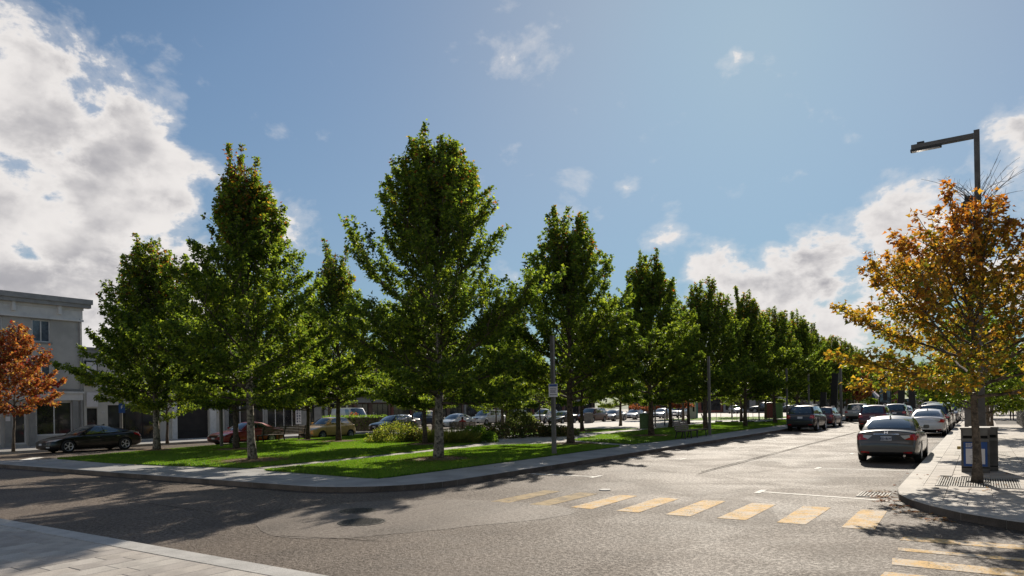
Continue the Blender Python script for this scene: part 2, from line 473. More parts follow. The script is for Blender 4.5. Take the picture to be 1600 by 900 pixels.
def clip_convex(poly, region):
    for i in range(len(region)):
        a, b = region[i], region[(i + 1) % len(region)]
        def ins(p): return (b[0] - a[0]) * (p[1] - a[1]) - (b[1] - a[1]) * (p[0] - a[0]) >= 0
        out = []
        for j in range(len(poly)):
            p, q = poly[j], poly[(j + 1) % len(poly)]
            ip, iq = ins(p), ins(q)
            if ip: out.append(p)
            if ip != iq:
                d1 = (b[0] - a[0]) * (p[1] - a[1]) - (b[1] - a[1]) * (p[0] - a[0])
                d2 = (b[0] - a[0]) * (q[1] - a[1]) - (b[1] - a[1]) * (q[0] - a[0])
                t = d1 / (d1 - d2); out.append((p[0] + (q[0] - p[0]) * t, p[1] + (q[1] - p[1]) * t))
        poly = out
        if len(poly) < 3: return []
    return poly


def inpoly(P, poly):
    x, y = P[:, 0], P[:, 1]; r = np.zeros(len(P), bool); n = len(poly)
    for i in range(n):
        x1, y1 = poly[i]; x2, y2 = poly[(i + 1) % n]
        if y1 == y2: continue
        c = ((y1 > y) != (y2 > y)) & (x < (x2 - x1) * (y - y1) / (y2 - y1) + x1)
        r ^= c
    return r


rnd = random.Random(4)
_pv = {}
def paver(cx, cy, lx, ly, z1, parent, mat, name='paver'):
    key = (round(lx, 3), round(ly, 3), mat.name)
    if key not in _pv:
        mb = MB(); c = .006; hx, hy = lx / 2, ly / 2
        vs = [(-hx, -hy, -.05), (hx, -hy, -.05), (hx, hy, -.05), (-hx, hy, -.05), (-hx, -hy, -c), (hx, -hy, -c), (hx, hy, -c), (-hx, hy, -c),
              (-hx + c, -hy + c, 0), (hx - c, -hy + c, 0), (hx - c, hy - c, 0), (-hx + c, hy - c, 0)]
        fs = [(0, 1, 5, 4), (1, 2, 6, 5), (2, 3, 7, 6), (3, 0, 4, 7), (4, 5, 9, 8), (5, 6, 10, 9), (6, 7, 11, 10), (7, 4, 8, 11), (8, 9, 10, 11)]
        mb.add(vs, fs); _pv[key] = mb.mesh(name, mat)
    return link_mesh(name, _pv[key], parent, (cx, cy, z1 + rnd.uniform(-.0022, .0022)), (rnd.uniform(-.002, .002), rnd.uniform(-.002, .002), 0))


def pick_paver(): return M['paver%d' % rnd.choices([0, 1, 2, 3], [5, 3, 3, 1])[0]]


# ---- pavement on the near side (bottom left of the picture)
ZN = .12; KY = 5.42
near = sheet('near_pavement', [(-60, -25), (4, -25), (4, 2.2), (3.1, 4.1), (1.6, KY - .36), (-60, KY - .36)], ZN - .035, M['joint'])
tag(near, kind='structure')
sheet('near_pavement_apron', [(-60, -25), (4, -25), (4, 1.2), (-60, 1.2)], ZN, M['concrete_warm'])
kx = -34.0
pts = []
while kx < 1.4: pts.append((kx, KY)); kx += rnd.choice([.9, 1.0, 1.2])
pts += [(2.2, KY - .2), (3.2, KY - .75), (3.9, KY - 1.8), (4.1, KY - 3.2)]
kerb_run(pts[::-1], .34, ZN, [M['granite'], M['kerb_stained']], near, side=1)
xs = -19.0
while xs < -4.2:
    w = .33; y = KY - .36 - rnd.uniform(.2, .85); top = KY - .362
    first = True; yy = top
    while yy > 1.6:
        ln = (top - y) if first else rnd.choice([.66, .80, .92]); first = False
        if ln < .15: ln = .3
        paver(xs + w / 2, yy - ln / 2, w - .007, ln - .007, ZN, near, pick_paver()); yy -= ln
    xs += w

# ---- pavement along the right side
ZE = .15
foot = [(-1.5, 150), (-1.5, 17.4), (-1.48, 16.6), (-1.38, 15.8), (-1.15, 15.05), (-.78, 14.3), (-.3, 13.6), (.3, 13.05), (1.1, 12.55), (2.2, 12.15), (3.8, 11.9), (30, 11.7)]
east = sheet('east_pavement', [(-1.2, 150), (-1.2, 17.2), (-1.0, 15.8), (-.45, 14.6), (.4, 13.6), (1.3, 13.0), (2.4, 12.6), (4, 12.4), (30, 12.2), (30, 150)], ZE - .035, M['joint'])
fd = densify(foot[:2], 1.5) + foot[2:-1] + densify(foot[-2:], 1.5)[1:]
near_k = [p for p in fd if p[1] < 75]
far_k = [(-1.5, 150), (-1.5, near_k[0][1])]
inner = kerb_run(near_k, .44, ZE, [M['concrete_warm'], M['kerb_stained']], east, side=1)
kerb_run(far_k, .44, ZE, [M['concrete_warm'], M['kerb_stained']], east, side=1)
innerR = [p for p in inner if p[1] < 75]
region = [innerR[0]] + [p for p in innerR[1:]] + [(16, innerR[-1][1]), (16, innerR[0][1])]
reg = [(-1.06, 74), (-1.06, 17.3)] + [p for p in innerR if p[1] < 17.2 and p[0] < 12] + [(12, 74)]
cols = [(-1.06, -.60), (-.60, .92), (.92, 2.44), (2.44, 3.96), (3.96, 5.48)]
GR = (-.84, .70, 17.55, 19.62)           # the tree grate takes the place of pavers
mass = MB(); npv = 0
for ci, (xa, xb) in enumerate(cols):
    y = 12.4; row = 0
    while y < 74:
        dy = .5; row += 1
        if ci == 0: cuts = [xa, xb]
        else:
            o = (.0, .38, .0, .57)[row % 4]; cuts = [xa] + ([xa + .76 - o] if .1 < .76 - o < 1.5 else []) + [xb]
            if o == 0: cuts = [xa, xa + .76, xb]
        for k in range(len(cuts) - 1):
            x0, x1 = cuts[k] + .0035, cuts[k + 1] - .0035; y0, y1 = y + .004, y + dy - .004
            if x1 > GR[0] and x0 < GR[1] and y1 > GR[2] and y0 < GR[3]:
                if x0 < GR[0] - .06: x1 = min(x1, GR[0] - .004)
                elif x1 > GR[1] + .06: x0 = max(x0, GR[1] + .004)
                elif y0 < GR[2] - .05: y1 = GR[2] - .004
                elif y1 > GR[3] + .05: y0 = GR[3] + .004
                else: continue
            if y1 - y0 < .03 or x1 - x0 < .03: continue
            vis = x0 < (.0 + .064 * (y0 + 3)) and y0 < 34
            full = clip_convex([(x0, y0), (x1, y0), (x1, y1), (x0, y1)], reg)
            if len(full) < 3: continue
            area = abs(sum(full[i][0] * full[(i + 1) % len(full)][1] - full[(i + 1) % len(full)][0] * full[i][1] for i in range(len(full)))) / 2
            if area < .006: continue
            if vis and npv < 290:
                npv += 1
                if abs(area - (x1 - x0) * (y1 - y0)) < 1e-5: paver((x0 + x1) / 2, (y0 + y1) / 2, x1 - x0, y1 - y0, ZE, east, pick_paver())
                else: mb = MB(); mb.poly(full, ZE - .05, ZE); mb.build('paver', pick_paver(), east)
            elif y < 60 or ci < 2:
                mass.cur = rnd.choice([0, 0, 1, 2]); mass.poly(full, ZE - .04, ZE + rnd.uniform(-.002, .002))
        y += dy
o = mass.build('pavers', [M['paver0'], M['paver1'], M['paver2']], east); o['kind'] = 'stuff'
sheet('east_pavement_far', [(-1.06, 74.2), (30, 74.2), (30, 150), (-1.06, 150)], ZE - .002, M['concrete_warm'])

# ---- the square in the middle
ZI = .15
south = [(-34.6, 11.9), (-33.6, 11.55)]
islandE = -11.4
arc = [(-14.2 + 2.8 * cos(a), 14.3 + 2.8 * sin(a)) for a in np.linspace(-pi / 2, 0, 9)]
run1 = [(-34.4, 12.25), (-34.1, 11.8), (-33.4, 11.5)] + densify([(-33.4, 11.5), (-14.2, 11.5)], 1.9)[1:-1] + arc + densify([(islandE, 14.3), (islandE, 96)], 2.4)[1:]
run2 = densify([(islandE, 96), (-30, 97), (-38.4, 62), (-39.2, 44), (-38.9, 31), (-36.0, 22.5), (-34.75, 18.3), (-33.3, 13.6), (-34.4, 12.25)], 3)
isl = [tuple(p) for p in run1 + run2[1:-1]]
square = sheet('square_paving', isl, ZI - .012, M['concrete'])
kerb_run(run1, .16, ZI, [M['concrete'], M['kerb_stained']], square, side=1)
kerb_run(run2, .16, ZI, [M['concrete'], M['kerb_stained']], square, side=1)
x = -33.2
while x < -14.3:
    w = 1.58
    if x + w > -14.2: w = -14.2 - x
    paver(x + w / 2, 12.52, w - .012, 1.70, ZI, square, M['concrete'], 'paving_slab'); x += w
for i in range(len(arc) - 1):
    a, b = arc[i], arc[i + 1]; C0 = (-14.2, 14.3)
    k = (2.8 - .17) / 2.8; k2 = (2.8 - 1.87) / 2.8
    q = [(C0[0] + (p[0] - C0[0]) * kk, C0[1] + (p[1] - C0[1]) * kk) for p, kk in ((a, k), (b, k), (b, k2), (a, k2))]
    if i % 2 == 0: hold = q
    else:
        q2 = [hold[0], hold[1], q[1], q[2], q[3], hold[3]]
        cxm = sum(p[0] for p in q2) / 6; cym = sum(p[1] for p in q2) / 6
        q2 = [(cxm + (p[0] - cxm) * .992, cym + (p[1] - cym) * .992) for p in q2]
        mb = MB(); mb.poly(q2, ZI - .05, ZI); mb.build('paving_slab', M['concrete'], square)
y = 14.3
while y < 66:
    paver(-12.42, y + .92, 1.70, 1.828, ZI, square, M['concrete'], 'paving_slab'); y += 1.84
# warm paving of the plaza inside the square and the paths
sheet('plaza_paving', [(-37.6, 52), (-31.5, 50.5), (-21.9, 50.2), (-23.2, 70.2), (-24.6, 75), (-36.6, 66)], ZI + .004, M['concrete_warm'])
sheet('garden_path', [(-20.05, 14.4), (-18.85, 14.3), (-19.3, 21.9), (-19.6, 27.6), (-16.8, 30.4), (-18.6, 33.4), (-20.1, 36.2), (-21.0, 50.1), (-22.2, 50.1), (-22.6, 38), (-23.6, 33), (-21.9, 29.2), (-20.7, 23.4)], ZI + .003, M['concrete_warm'])

LAWNS = {
    'a': [(-33.0, 13.95), (-28, 13.55), (-24, 13.75), (-20.08, 14.28), (-20.63, 23.43), (-21.84, 29.34), (-24.0, 32.6), (-30.0, 36.2), (-38.4, 37.6), (-38.5, 31.1), (-35.6, 22.6), (-34.4, 18.4), (-33.1, 14.6)],
    'b': [(-18.81, 13.93), (-13.47, 13.48), (-13.45, 20), (-13.6, 28.8), (-16.68, 30.04), (-19.64, 27.53), (-19.28, 21.9)],
    'c': [(-18.42, 33.18), (-13.77, 30.51), (-13.43, 34.3), (-13.6, 47.3), (-13.6, 60.9), (-13.6, 90), (-17.6, 90), (-17.66, 67.1), (-21.2, 69.2), (-20.67, 50.06), (-20.37, 46.7), (-20.0, 40)],
    'd': [(-30.8, 49.9), (-22.0, 49.9), (-22.5, 38.5), (-27, 38.3), (-33, 43)],
    'e': [(-32.5, 79), (-24.6, 76.4), (-19.5, 78), (-19.5, 93), (-30, 94)],
}
ZL = .172
for k, P_ in LAWNS.items():
    area = sum(P_[i][0] * P_[(i + 1) % len(P_)][1] - P_[(i + 1) % len(P_)][0] * P_[i][1] for i in range(len(P_)))
    if area < 0: P_.reverse()
    mb = MB(); mb.poly(P_, ZI - .02, ZL); o = mb.build('lawn', M['lawn']); o['kind'] = 'structure'
    bm = bmesh.new(); bm.from_mesh(o.data); bmesh.ops.triangulate(bm, faces=bm.faces); bm.to_mesh(o.data); bm.free()


def colour_attr(me, cols_per_vert):
    a = me.color_attributes.new('leaf_colour', 'FLOAT_COLOR', 'POINT')
    c = np.ones((len(cols_per_vert), 4), np.float32); c[:, :3] = cols_per_vert
    a.data.foreach_set('color', c.ravel())


def np_mesh(name, verts, faces, mat):
    """faces: (n,k) array"""
    me = bpy.data.meshes.new(name); n, k = faces.shape
    me.vertices.add(len(verts)); me.vertices.foreach_set('co', verts.astype(np.float32).ravel())
    me.loops.add(n * k); me.loops.foreach_set('vertex_index', faces.astype(np.int32).ravel())
    me.polygons.add(n); me.polygons.foreach_set('loop_start', np.arange(0, n * k, k, dtype=np.int32))
    try: me.polygons.foreach_set('loop_total', np.full(n, k, np.int32))
    except Exception: pass
    me.update(calc_edges=True); me.materials.append(mat)
    return me


# grass blades on the lawns, thicker near the camera and on the edges
R = np.random.default_rng(11)
allv = []
for k, P_ in LAWNS.items():
    P_ = np.array(P_); lo, hi = P_.min(0), P_.max(0)
    area = (hi - lo).prod(); n = int(area * {'a': 620, 'b': 1500, 'c': 330, 'd': 160, 'e': 60}[k])
    q = R.uniform(lo, hi, (n, 2)); q = q[inpoly(q, [tuple(p) for p in P_])]
    allv.append(q)
    e = []
    for i in range(len(P_)):
        a, b = P_[i], P_[(i + 1) % len(P_)]; L = np.linalg.norm(b - a); m = int(L * (110 if k in 'ab' else 45))
        t = R.uniform(0, 1, (m, 1)); e.append(a + (b - a) * t + R.normal(0, .022, (m, 2)))
    allv.append(np.vstack(e))
q = np.vstack(allv); n = len(q)
h = R.uniform(.03, .065, n); a = R.uniform(0, 2 * pi, n); w = R.uniform(.010, .020, n)
lean = R.normal(0, .022, (n, 2))
base = np.c_[q, np.full(n, ZL - .012)]
dx = np.c_[np.cos(a) * w, np.sin(a) * w, np.zeros(n)]
V = np.stack([base - dx, base + dx, base + np.c_[lean, h + .012]], 1).reshape(-1, 3)
tone = R.uniform(0, 1, (n, 1))
patch = (np.sin(q[:, :1] * .9 + 1.3 * np.sin(q[:, 1:] * .5)) + 1) / 2 * .5 + .25
cc = np.array([.075, .145, .015]) * (1 - tone) + np.array([.15, .235, .028]) * tone
cc = cc * (.75 + .5 * patch); dry = (R.random((n, 1)) < .10 * patch) ; cc = np.where(dry, np.array([.22, .20, .07]), cc)
me = np_mesh('grass', V, np.arange(n * 3).reshape(-1, 3), M['grassblade']); colour_attr(me, np.repeat(cc, 3, 0))
o = link_mesh('grass', me); o['kind'] = 'stuff'; o['label'] = 'short mown bright green grass of the lawns'; o['category'] = 'grass'

# ---- asphalt details
def strip(name, pts, width, z, mat, label=None, cat=None, jitter=0.0, group=None, kind=None):
    pts = [Vector((p[0], p[1])) for p in pts]; mb = MB(); L = []; Rr = []
    for i, p in enumerate(pts):
        t = (pts[min(i + 1, len(pts) - 1)] - pts[max(i - 1, 0)]).normalized(); nn = Vector((-t.y, t.x)) * width / 2 * (1 + jitter * rnd.uniform(-.6, .6))
        L.append(p + nn); Rr.append(p - nn)
    vs = [(p.x, p.y, z) for p in Rr + L]; n = len(pts)
    mb.add(vs, [(i, i + 1, n + i + 1, n + i) for i in range(n - 1)])
    o = mb.build(name, mat); tag(o, label, cat, group, kind); return o


def wob(a, b, n, amp):
    a, b = Vector(a), Vector(b); t = (b - a).normalized(); nn = Vector((-t.y, t.x)); o = 0; out = []
    for i in range(n + 1):
        o = o * .8 + rnd.uniform(-amp, amp); out.append(tuple(a.lerp(b, i / n) + nn * o))
    return out


def smooth_blob(pts, n=4, jit=.05):
    out = []; m = len(pts)
    for i in range(m):
        p0, p1, p2, p3 = (Vector(pts[(i + k) % m]) for k in (-1, 0, 1, 2))
        for k in range(n):
            t = k / n
            out.append(tuple(.5 * ((2 * p1) + (-p0 + p2) * t + (2 * p0 - 5 * p1 + 4 * p2 - p3) * t * t + (-p0 + 3 * p1 - 3 * p2 + p3) * t ** 3) + Vector((rnd.uniform(-jit, jit), rnd.uniform(-jit, jit)))))
    return out


patch_pts = smooth_blob([pix(*p) for p in ((405, 815), (470, 795), (570, 784), (720, 781), (850, 788), (900, 800), (840, 812), (760, 820), (640, 832), (520, 842), (430, 838))], 5, .03)
sheet('road_patch', patch_pts, .004, M['asphalt_smooth'])
strip('road_crack', wob(pix(1092, 741), pix(1344, 674), 50, .02), .032, .006, M['tar'], jitter=.6, kind='structure')
strip('road_crack', wob((-6.85, 20), (-6.6, 70), 60, .012), .03, .0065, M['tar'], jitter=.8, kind='structure')
strip('road_crack', wob(pix(430, 838), pix(610, 846), 30, .02), .018, .0065, M['tar'], jitter=.9, kind='structure')
strip('road_crack', wob(pix(150, 775), pix(330, 800), 24, .03), .02, .006, M['tar'], jitter=.9, kind='structure')

for k in range(8):
    xc = -1.65 - k * .975
    j = [rnd.uniform(-.02, .02) for _ in range(8)]
    P_ = [(xc - .235 + j[0], 12.05 + j[1]), (xc + .235 + j[2], 12.05 + j[3]), (xc + .235 + j[4], 14.22 + j[5]), (xc - .235 + j[6], 14.22 + j[7])]
    o = sheet('crosswalk_stripe', P_, .005, M['yellow_paint'] if k < 6 else M['yellow_faded'])
    o['group'] = 'yellow crosswalk stripes'
for k, (yc, w) in enumerate([(11.5, .34), (10.62, .2), (9.78, .4), (8.95, .4), (8.1, .4)]):
    o = sheet('crosswalk_stripe', [(-.96 + rnd.uniform(-.05, .05), yc - w / 2), (2.4, yc - w / 2), (2.4, yc + w / 2), (-.96, yc + w / 2)], .005, M['yellow_paint'])
    o['group'] = 'yellow crosswalk stripes'
def tmark(y, x0, x1, left=False, slant=0.0):
    o = strip('parking_line', [(x0, y + slant), (x1, y)], .12, .005, M['white_paint'], kind='structure')
    o2 = strip('parking_line', [(x0, y + slant - .32), (x0, y + slant + .32)], .13, .0075, M['white_paint'], kind='structure')
for y in (22.5, 29.2, 35.9, 42.6, 49.3, 56, 62.7): tmark(y, -4.1, -1.55)
tmark(15.65, -4.15, -1.5, slant=.45)
for y in (17.6, 24.5, 31.3, 38.1, 44.9, 51.7, 58.5): tmark(y, -9.05, -11.2)
strip('parking_line', [pix(20, 722), pix(60, 715)], .5, .005, M['white_paint'], kind='structure')

# dirt gathered in the gutters
M['gutter'] = asphalt_mat('gutter_dirt', (.075, .060, .047), (.045, .036, .030), .3)
for nm_, P_ in (('a', offset_line([p for p in run1 if p[1] < 90], -.13)), ('b', offset_line([p for p in fd if p[1] < 75], -.12)), ('c', offset_line(pts[::-1] if False else [(x_, KY) for x_ in np.linspace(-33, 1, 24)], .11))):
    strip('gutter', densify(P_, .8), .22, .0035, M['gutter'], jitter=.35, kind='structure')
# manhole covers
def manhole(c, r, label):
    e = empty('manhole_cover', (c[0], c[1], 0), 0, label, 'manhole cover')
    mb = MB(); mb.lathe([(r, 0.001), (r, .012), (r * .93, .012), (r * .93, .004), (r * .90, .004)], 40); mb.build('frame', M['iron'], e)
    mb = MB(); mb.lathe([(r * .91, 0.002), (r * .91, .010), (.0001, .010)], 40); mb.build('lid', M['iron'], e)
    mb = MB()
    for i in range(-8, 9):
        for k in range(-8, 9):
            x, y = i * r / 9, k * r / 9 + (i % 2) * r / 18
            if x * x + y * y < (r * .84) ** 2: mb.box((x, y, .0125), (r * .062, r * .062, .007), rz=(i + k) % 2 * .78)
    o = mb.build('stud', M['iron'], e); o['kind'] = 'stuff'
manhole((-9.21, 8.80), .42, 'round cast iron manhole cover with raised studs in the sunny asphalt')
manhole((-10.3, 9.75), .36, 'dark round manhole cover in the shade beyond the sunny one')
e = empty('valve_cover', (*pix(945, 766), 0), 0, 'small pale valve cover in the road beyond the crosswalk', 'valve cover')
mb = MB(); mb.lathe([(.14, .001), (.14, .02), (.11, .024), (0.001, .018)], 20); mb.build('lid', M['granite'], e)

def grate(x0, x1, y0, y1, z, nb, label, cat, hole=None, along='y', name='grate', pitfill=.5, parent_z=None):
    e = empty(name, ((x0 + x1) / 2, (y0 + y1) / 2, z), 0, label, cat); X = (x1 - x0) / 2; Y = (y1 - y0) / 2
    mb = MB(); mb.bb(-X, X, -Y, Y, -.03, -.022); mb.build('pit', M['hole'], e)
    mb = MB(); f = .035
    for a in ((-X, X, -Y, -Y + f), (-X, X, Y - f, Y), (-X, -X + f, -Y + f, Y - f), (X - f, X, -Y + f, Y - f)): mb.bb(*a, -.02, .004)
    mb.build('frame', M['grate_bar'], e)
    mb = MB()
    for i in range(nb):
        t = (i + .5) / nb
        if along == 'y':
            x = -X + f + t * (2 * X - 2 * f); w = (2 * X - 2 * f) / nb * pitfill
            if hole and abs(x) < hole: segs = [(-Y + f, -hole), (hole, Y - f)]
            else: segs = [(-Y + f, Y - f)]
            for a, b in segs: mb.bb(x - w / 2, x + w / 2, a, b, -.018, .002)
        else:
            y = -Y + f + t * (2 * Y - 2 * f); w = (2 * Y - 2 * f) / nb * pitfill
            mb.bb(-X + f, X - f, y - w / 2, y + w / 2, -.018, .002)
    if hole:
        mb.bb(-X + f, -hole, -.02, .02, -.017, .0015); mb.bb(hole, X - f, -.02, .02, -.017, .0015)
    o = mb.build('bar', M['grate_bar'], e); o['kind'] = 'stuff'
    return e
grate(-2.2, -1.62, 16.1, 16.95, .012, 8, 'rectangular storm drain grate in the road by the right corner kerb', 'drain grate', name='drain_grate', along='y')
grate(GR[0], GR[1], GR[2], GR[3], ZE, 32, 'slotted metal tree grate round the orange tree', 'tree grate', hole=.22, name='tree_grate')
grate(-.78, .75, 27.3, 29.3, ZE + .004, 26, 'slotted metal tree grate behind the waste bins', 'tree grate', hole=.22, name='tree_grate')

# fallen leaves by the corner kerb and a few on the pavers
def litter(name, centres, n, label, mat=M['litter'], size=(.03, .06), cols=((.30, .10, .03), (.36, .20, .05), (.20, .09, .04))):
    V = []; C_ = []
    for i in range(n):
        cx, cy, s, z = centres[i % len(centres)]
        x, y = R.normal(cx, s), R.normal(cy, s); a = R.uniform(0, 2 * pi); r = R.uniform(*size)
        tz = R.uniform(0, .025, 4)
        for k in range(4):
            rr = r * (1, .55, 1, .55)[k]
            V.append((x + rr * cos(a + k * pi / 2), y + rr * sin(a + k * pi / 2), z + .006 + tz[k]))
        c = cols[R.integers(len(cols))]; C_ += [c] * 4
    me = np_mesh(name, np.array(V), np.arange(len(V)).reshape(-1, 4), mat); colour_attr(me, np.array(C_) * R.uniform(.7, 1.2, (len(C_), 1)))
    o = link_mesh(name, me); o['kind'] = 'stuff'; o['label'] = label; o['category'] = 'leaves'; return o
litter('fallen_leaves', [(-1.75, 16.2, .13, 0), (-1.6, 15.6, .12, 0), (-1.35, 14.9, .13, 0), (-1.0, 14.2, .14, 0), (-.6, 13.5, .16, 0), (-1.8, 17, .2, 0)], 190, 'orange and brown fallen leaves gathered along the corner kerb')
litter('fallen_leaves', [(-.3, 17.3, .5, ZE), (-.9, 19.5, .5, ZE), (.3, 20.6, .5, ZE), (-.2, 18.3, .5, ZE)], 46, 'few orange fallen leaves scattered on the pavers round the tree grate')
litter('fallen_leaves', [(-22, 17, 2.2, ZL), (-16, 18, 1.6, ZL), (-26, 19, 3, ZL), (-31, 24, 3, ZL), (-17, 25, 2, ZL), (-16, 37, 1.5, ZL), (-30, 16, 2, ZL)], 520, 'scattered brown and yellow fallen leaves lying on the grass', cols=((.30, .20, .07), (.26, .13, .05), (.34, .28, .10)))

# ================================================================== TREES
GREENS = np.array([[.046, .078, .017], [.060, .096, .019], [.080, .118, .022], [.038, .064, .018], [.105, .136, .026]])
def unit(v): return v / (np.linalg.norm(v, axis=-1, keepdims=True) + 1e-9)


def leaf_faces(P, A, N, size, R):
    """maple-like leaves: six points, two folded quads each"""
    n = len(P); B = unit(np.cross(A, N)); N = unit(np.cross(B, A)); s = size[:, None]
    fold = R.uniform(.05, .30, (n, 1))
    V = np.stack([P, P - B * s * .52 + A * s * .34 + N * s * fold, P - B * s * .20 + A * s * .60 + N * s * fold * .4, P + A * s * 1.0 - N * s * .10,
                  P + B * s * .20 + A * s * .60 + N * s * fold * .4, P + B * s * .52 + A * s * .34 + N * s * fold], 1)
    V = V.reshape(-1, 3); b = np.arange(n)[:, None] * 6
    F = np.concatenate([b + np.array([0, 3, 2, 1]), b + np.array([0, 5, 4, 3])], 0)
    return V, F


def grow_tree(seed, H, base, Rm, nleaf, trunk_r, prof=None, nprim=34, leaf=.115, palette='green', autumn_top=0.0, leaders=None, lowlift=5, open_=1.0, lean=(0, 0), bark='bark', rise=True):
    R = np.random.default_rng(seed)
    prof = prof or [(0, .62), (.10, .90), (.25, 1.0), (.42, .93), (.6, .72), (.78, .46), (.92, .2), (1, .05)]
    px_, py_ = zip(*prof)
    env = lambda z: Rm * np.interp((z - base) / (H - base), px_, py_)
    mb = MB()
    nz = 14; zt = np.linspace(0, H * .93, nz)
    wx = np.cumsum(R.normal(0, .025, nz)) + lean[0] * zt / H; wy = np.cumsum(R.normal(0, .025, nz)) + lean[1] * zt / H; wx -= wx[0]; wy -= wy[0]
    tr = np.interp(zt / H, [0, .02, .15, .5, .93], [trunk_r * 1.25, trunk_r, trunk_r * .82, trunk_r * .42, .012])
    mb.cur = 0; lowi = 3
    tmb = MB(); tmb.tube(np.c_[wx, wy, zt], tr, 10)
    tx = lambda z: np.array([np.interp(z, zt, wx), np.interp(z, zt, wy), z])
    pts_l, dirs_l, wgt = [], [], []
    starts = []
    for i in range(nprim):
        t = (i + R.uniform(-.3, .3)) / nprim; t = min(max(t, 0), 1)
        starts.append((base - .25 + (H * (.74 if rise else .9) - base + .25) * t ** 1.1, i * 2.39996 + R.normal(0, .35), 1.0, t))
    Rl = np.random.default_rng(seed + 500)
    for q in range(6 if H > 6 else 3):             # extra upright shoots that end at different heights
        leaders = list(leaders or []) + [(base + (H - base) * Rl.uniform(.30, .62), Rl.uniform(0, 2 * pi), H * Rl.uniform(.82, 1.0), Rm * Rl.uniform(.30, .75))]
    for L in (leaders or []):                      # extra upright leaders: (z, azimuth, top height, reach)
        starts.append((L[0], L[1], ('lead', L[2], L[3]), .5))
    for z0, az, ext, t in starts:
        p = tx(z0); d_out = np.array([cos(az), sin(az), 0.0])
        isl_ = isinstance(ext, tuple)
        el = radians(72) if isl_ else radians(lowlift + (62 * min(1, t * 1.55) if rise else 58 * min(1, t * 1.12)) + R.normal(0, 6))
        zcap = H * R.uniform(.80, 1.0) if R.random() < .75 else H * R.uniform(1.0, 1.05)
        over = R.uniform(.80, 1.14) * (1.20 if R.random() < .25 else 1)
        path = [p.copy()]; step = .16
        for k in range(60):
            d = d_out * cos(el) + np.array([0, 0, sin(el)])
            d = unit(d + R.normal(0, .07, 3)); p = p + d * step; path.append(p.copy())
            rad = np.hypot(p[0] - np.interp(p[2], zt, wx), p[1] - np.interp(p[2], zt, wy))
            if isl_:
                el = min(radians(84), el + .03)
                if p[2] > ext[1] or rad > ext[2] * 1.6: break
            else:
                el = min(radians(80), el + R.uniform(.0, .035) * (1.3 if t > .4 else .25 + 1.2 * t))
                if rad > env(p[2]) * over or p[2] > zcap: break
        path = np.array(path); m = len(path)
        if m < 3: continue
        r0 = max(.010, trunk_r * .30 * (1 - t) + .012) * (1.2 if isl_ else 1)
        mb.tube(path, np.linspace(r0, .006, m), 5, cap=False)
        # twigs
        L = m * step
        stems = [(path, L, 0)]
        k = max(2, int(m * .18))
        while k < m * .85 and L > 1.0:                # side branches
            tan = unit(path[k] - path[k - 1]); sd = 1 if (k // 2) % 2 else -1
            side = unit(np.cross(tan, [0, 0, 1]) + 1e-6) * sd
            dd = unit(tan * R.uniform(.6, .9) + side * R.uniform(.5, .9) + np.array([0, 0, R.uniform(-.1, .25)]))
            bl = (L * (1 - k / m) * .75 + .3) * R.uniform(.6, 1.0); nb = max(3, int(bl / step)); q = path[k].copy(); bp = [q.copy()]
            for _k in range(nb):
                dd = unit(dd + R.normal(0, .08, 3) + np.array([0, 0, .03])); q = q + dd * step
                if np.hypot(q[0] - np.interp(q[2], zt, wx), q[1] - np.interp(q[2], zt, wy)) > env(q[2]) * 1.08: break
                bp.append(q.copy())
            if len(bp) > 3:
                bp = np.array(bp); mb.tube(bp, np.linspace(r0 * .5, .005, len(bp)), 4, cap=False); stems.append((bp, len(bp) * step, 1))
            k += 3
        for (path_, L_, lv) in stems:
          m_ = len(path_)
          for k in range(1 if lv else 2, m_):
            f = k / m_
            if f < .14 and L_ > 1.2: continue
            for _ in range(2 if f > .3 else 1):
                if R.random() > (.97 if t < .3 else .80 - .30 * t) * open_: continue
                path_k = path_[k]
                tan = unit(path_[k] - path_[k - 1]); side = unit(np.cross(tan, [0, 0, 1]) + 1e-6) * (1 if R.random() < .5 else -1)
                dd = unit(tan * (R.uniform(.35, 1.0) + (.5 * f if rise else 0)) + side * R.uniform(.3, 1.0) + np.array([0, 0, R.uniform(-.15, .55)]))
                tl = R.uniform(.28, .62) * (.34 + 1.0 * (1 - f)) * (1.0 if t < .5 else .62) * (.55 if isl_ else 1) * min(1.3, max(.6, L_ / 1.6))
                nk = max(3, int(tl / .11)); q = path_k.copy(); tp = [q.copy()]
                for _k in range(nk):
                    dd = unit(dd + R.normal(0, .16, 3) + np.array([0, 0, .05])); q = q + dd * (tl / nk); tp.append(q.copy())
                tp = np.array(tp)
                if len(tp) > 2: mb.tube(tp[::2] if len(tp) > 4 else tp, .0045, 3, cap=False)
                cnt = 3 + nk * 3
                tt = R.uniform(.12, 1.05, cnt); idx = np.minimum((tt * nk).astype(int), nk - 1)
                fr = tt * nk - idx
                pos = tp[idx] + (tp[np.minimum(idx + 1, nk)] - tp[idx]) * fr[:, None] + R.normal(0, .055, (cnt, 3))
                pts_l.append(pos); dirs_l.append(np.repeat(unit(dd)[None], cnt, 0)); wgt.append(np.full(cnt, 1.0))
        # leaves right on the outer limb
        cnt = int(L * 16); kk = R.integers(int(m * .45), m, cnt)
        pts_l.append(path[kk] + R.normal(0, .07, (cnt, 3))); dirs_l.append(np.repeat(unit(path[-1] - path[-2])[None], cnt, 0)); wgt.append(np.ones(cnt))
    P = np.vstack(pts_l); Dd = np.vstack(dirs_l)
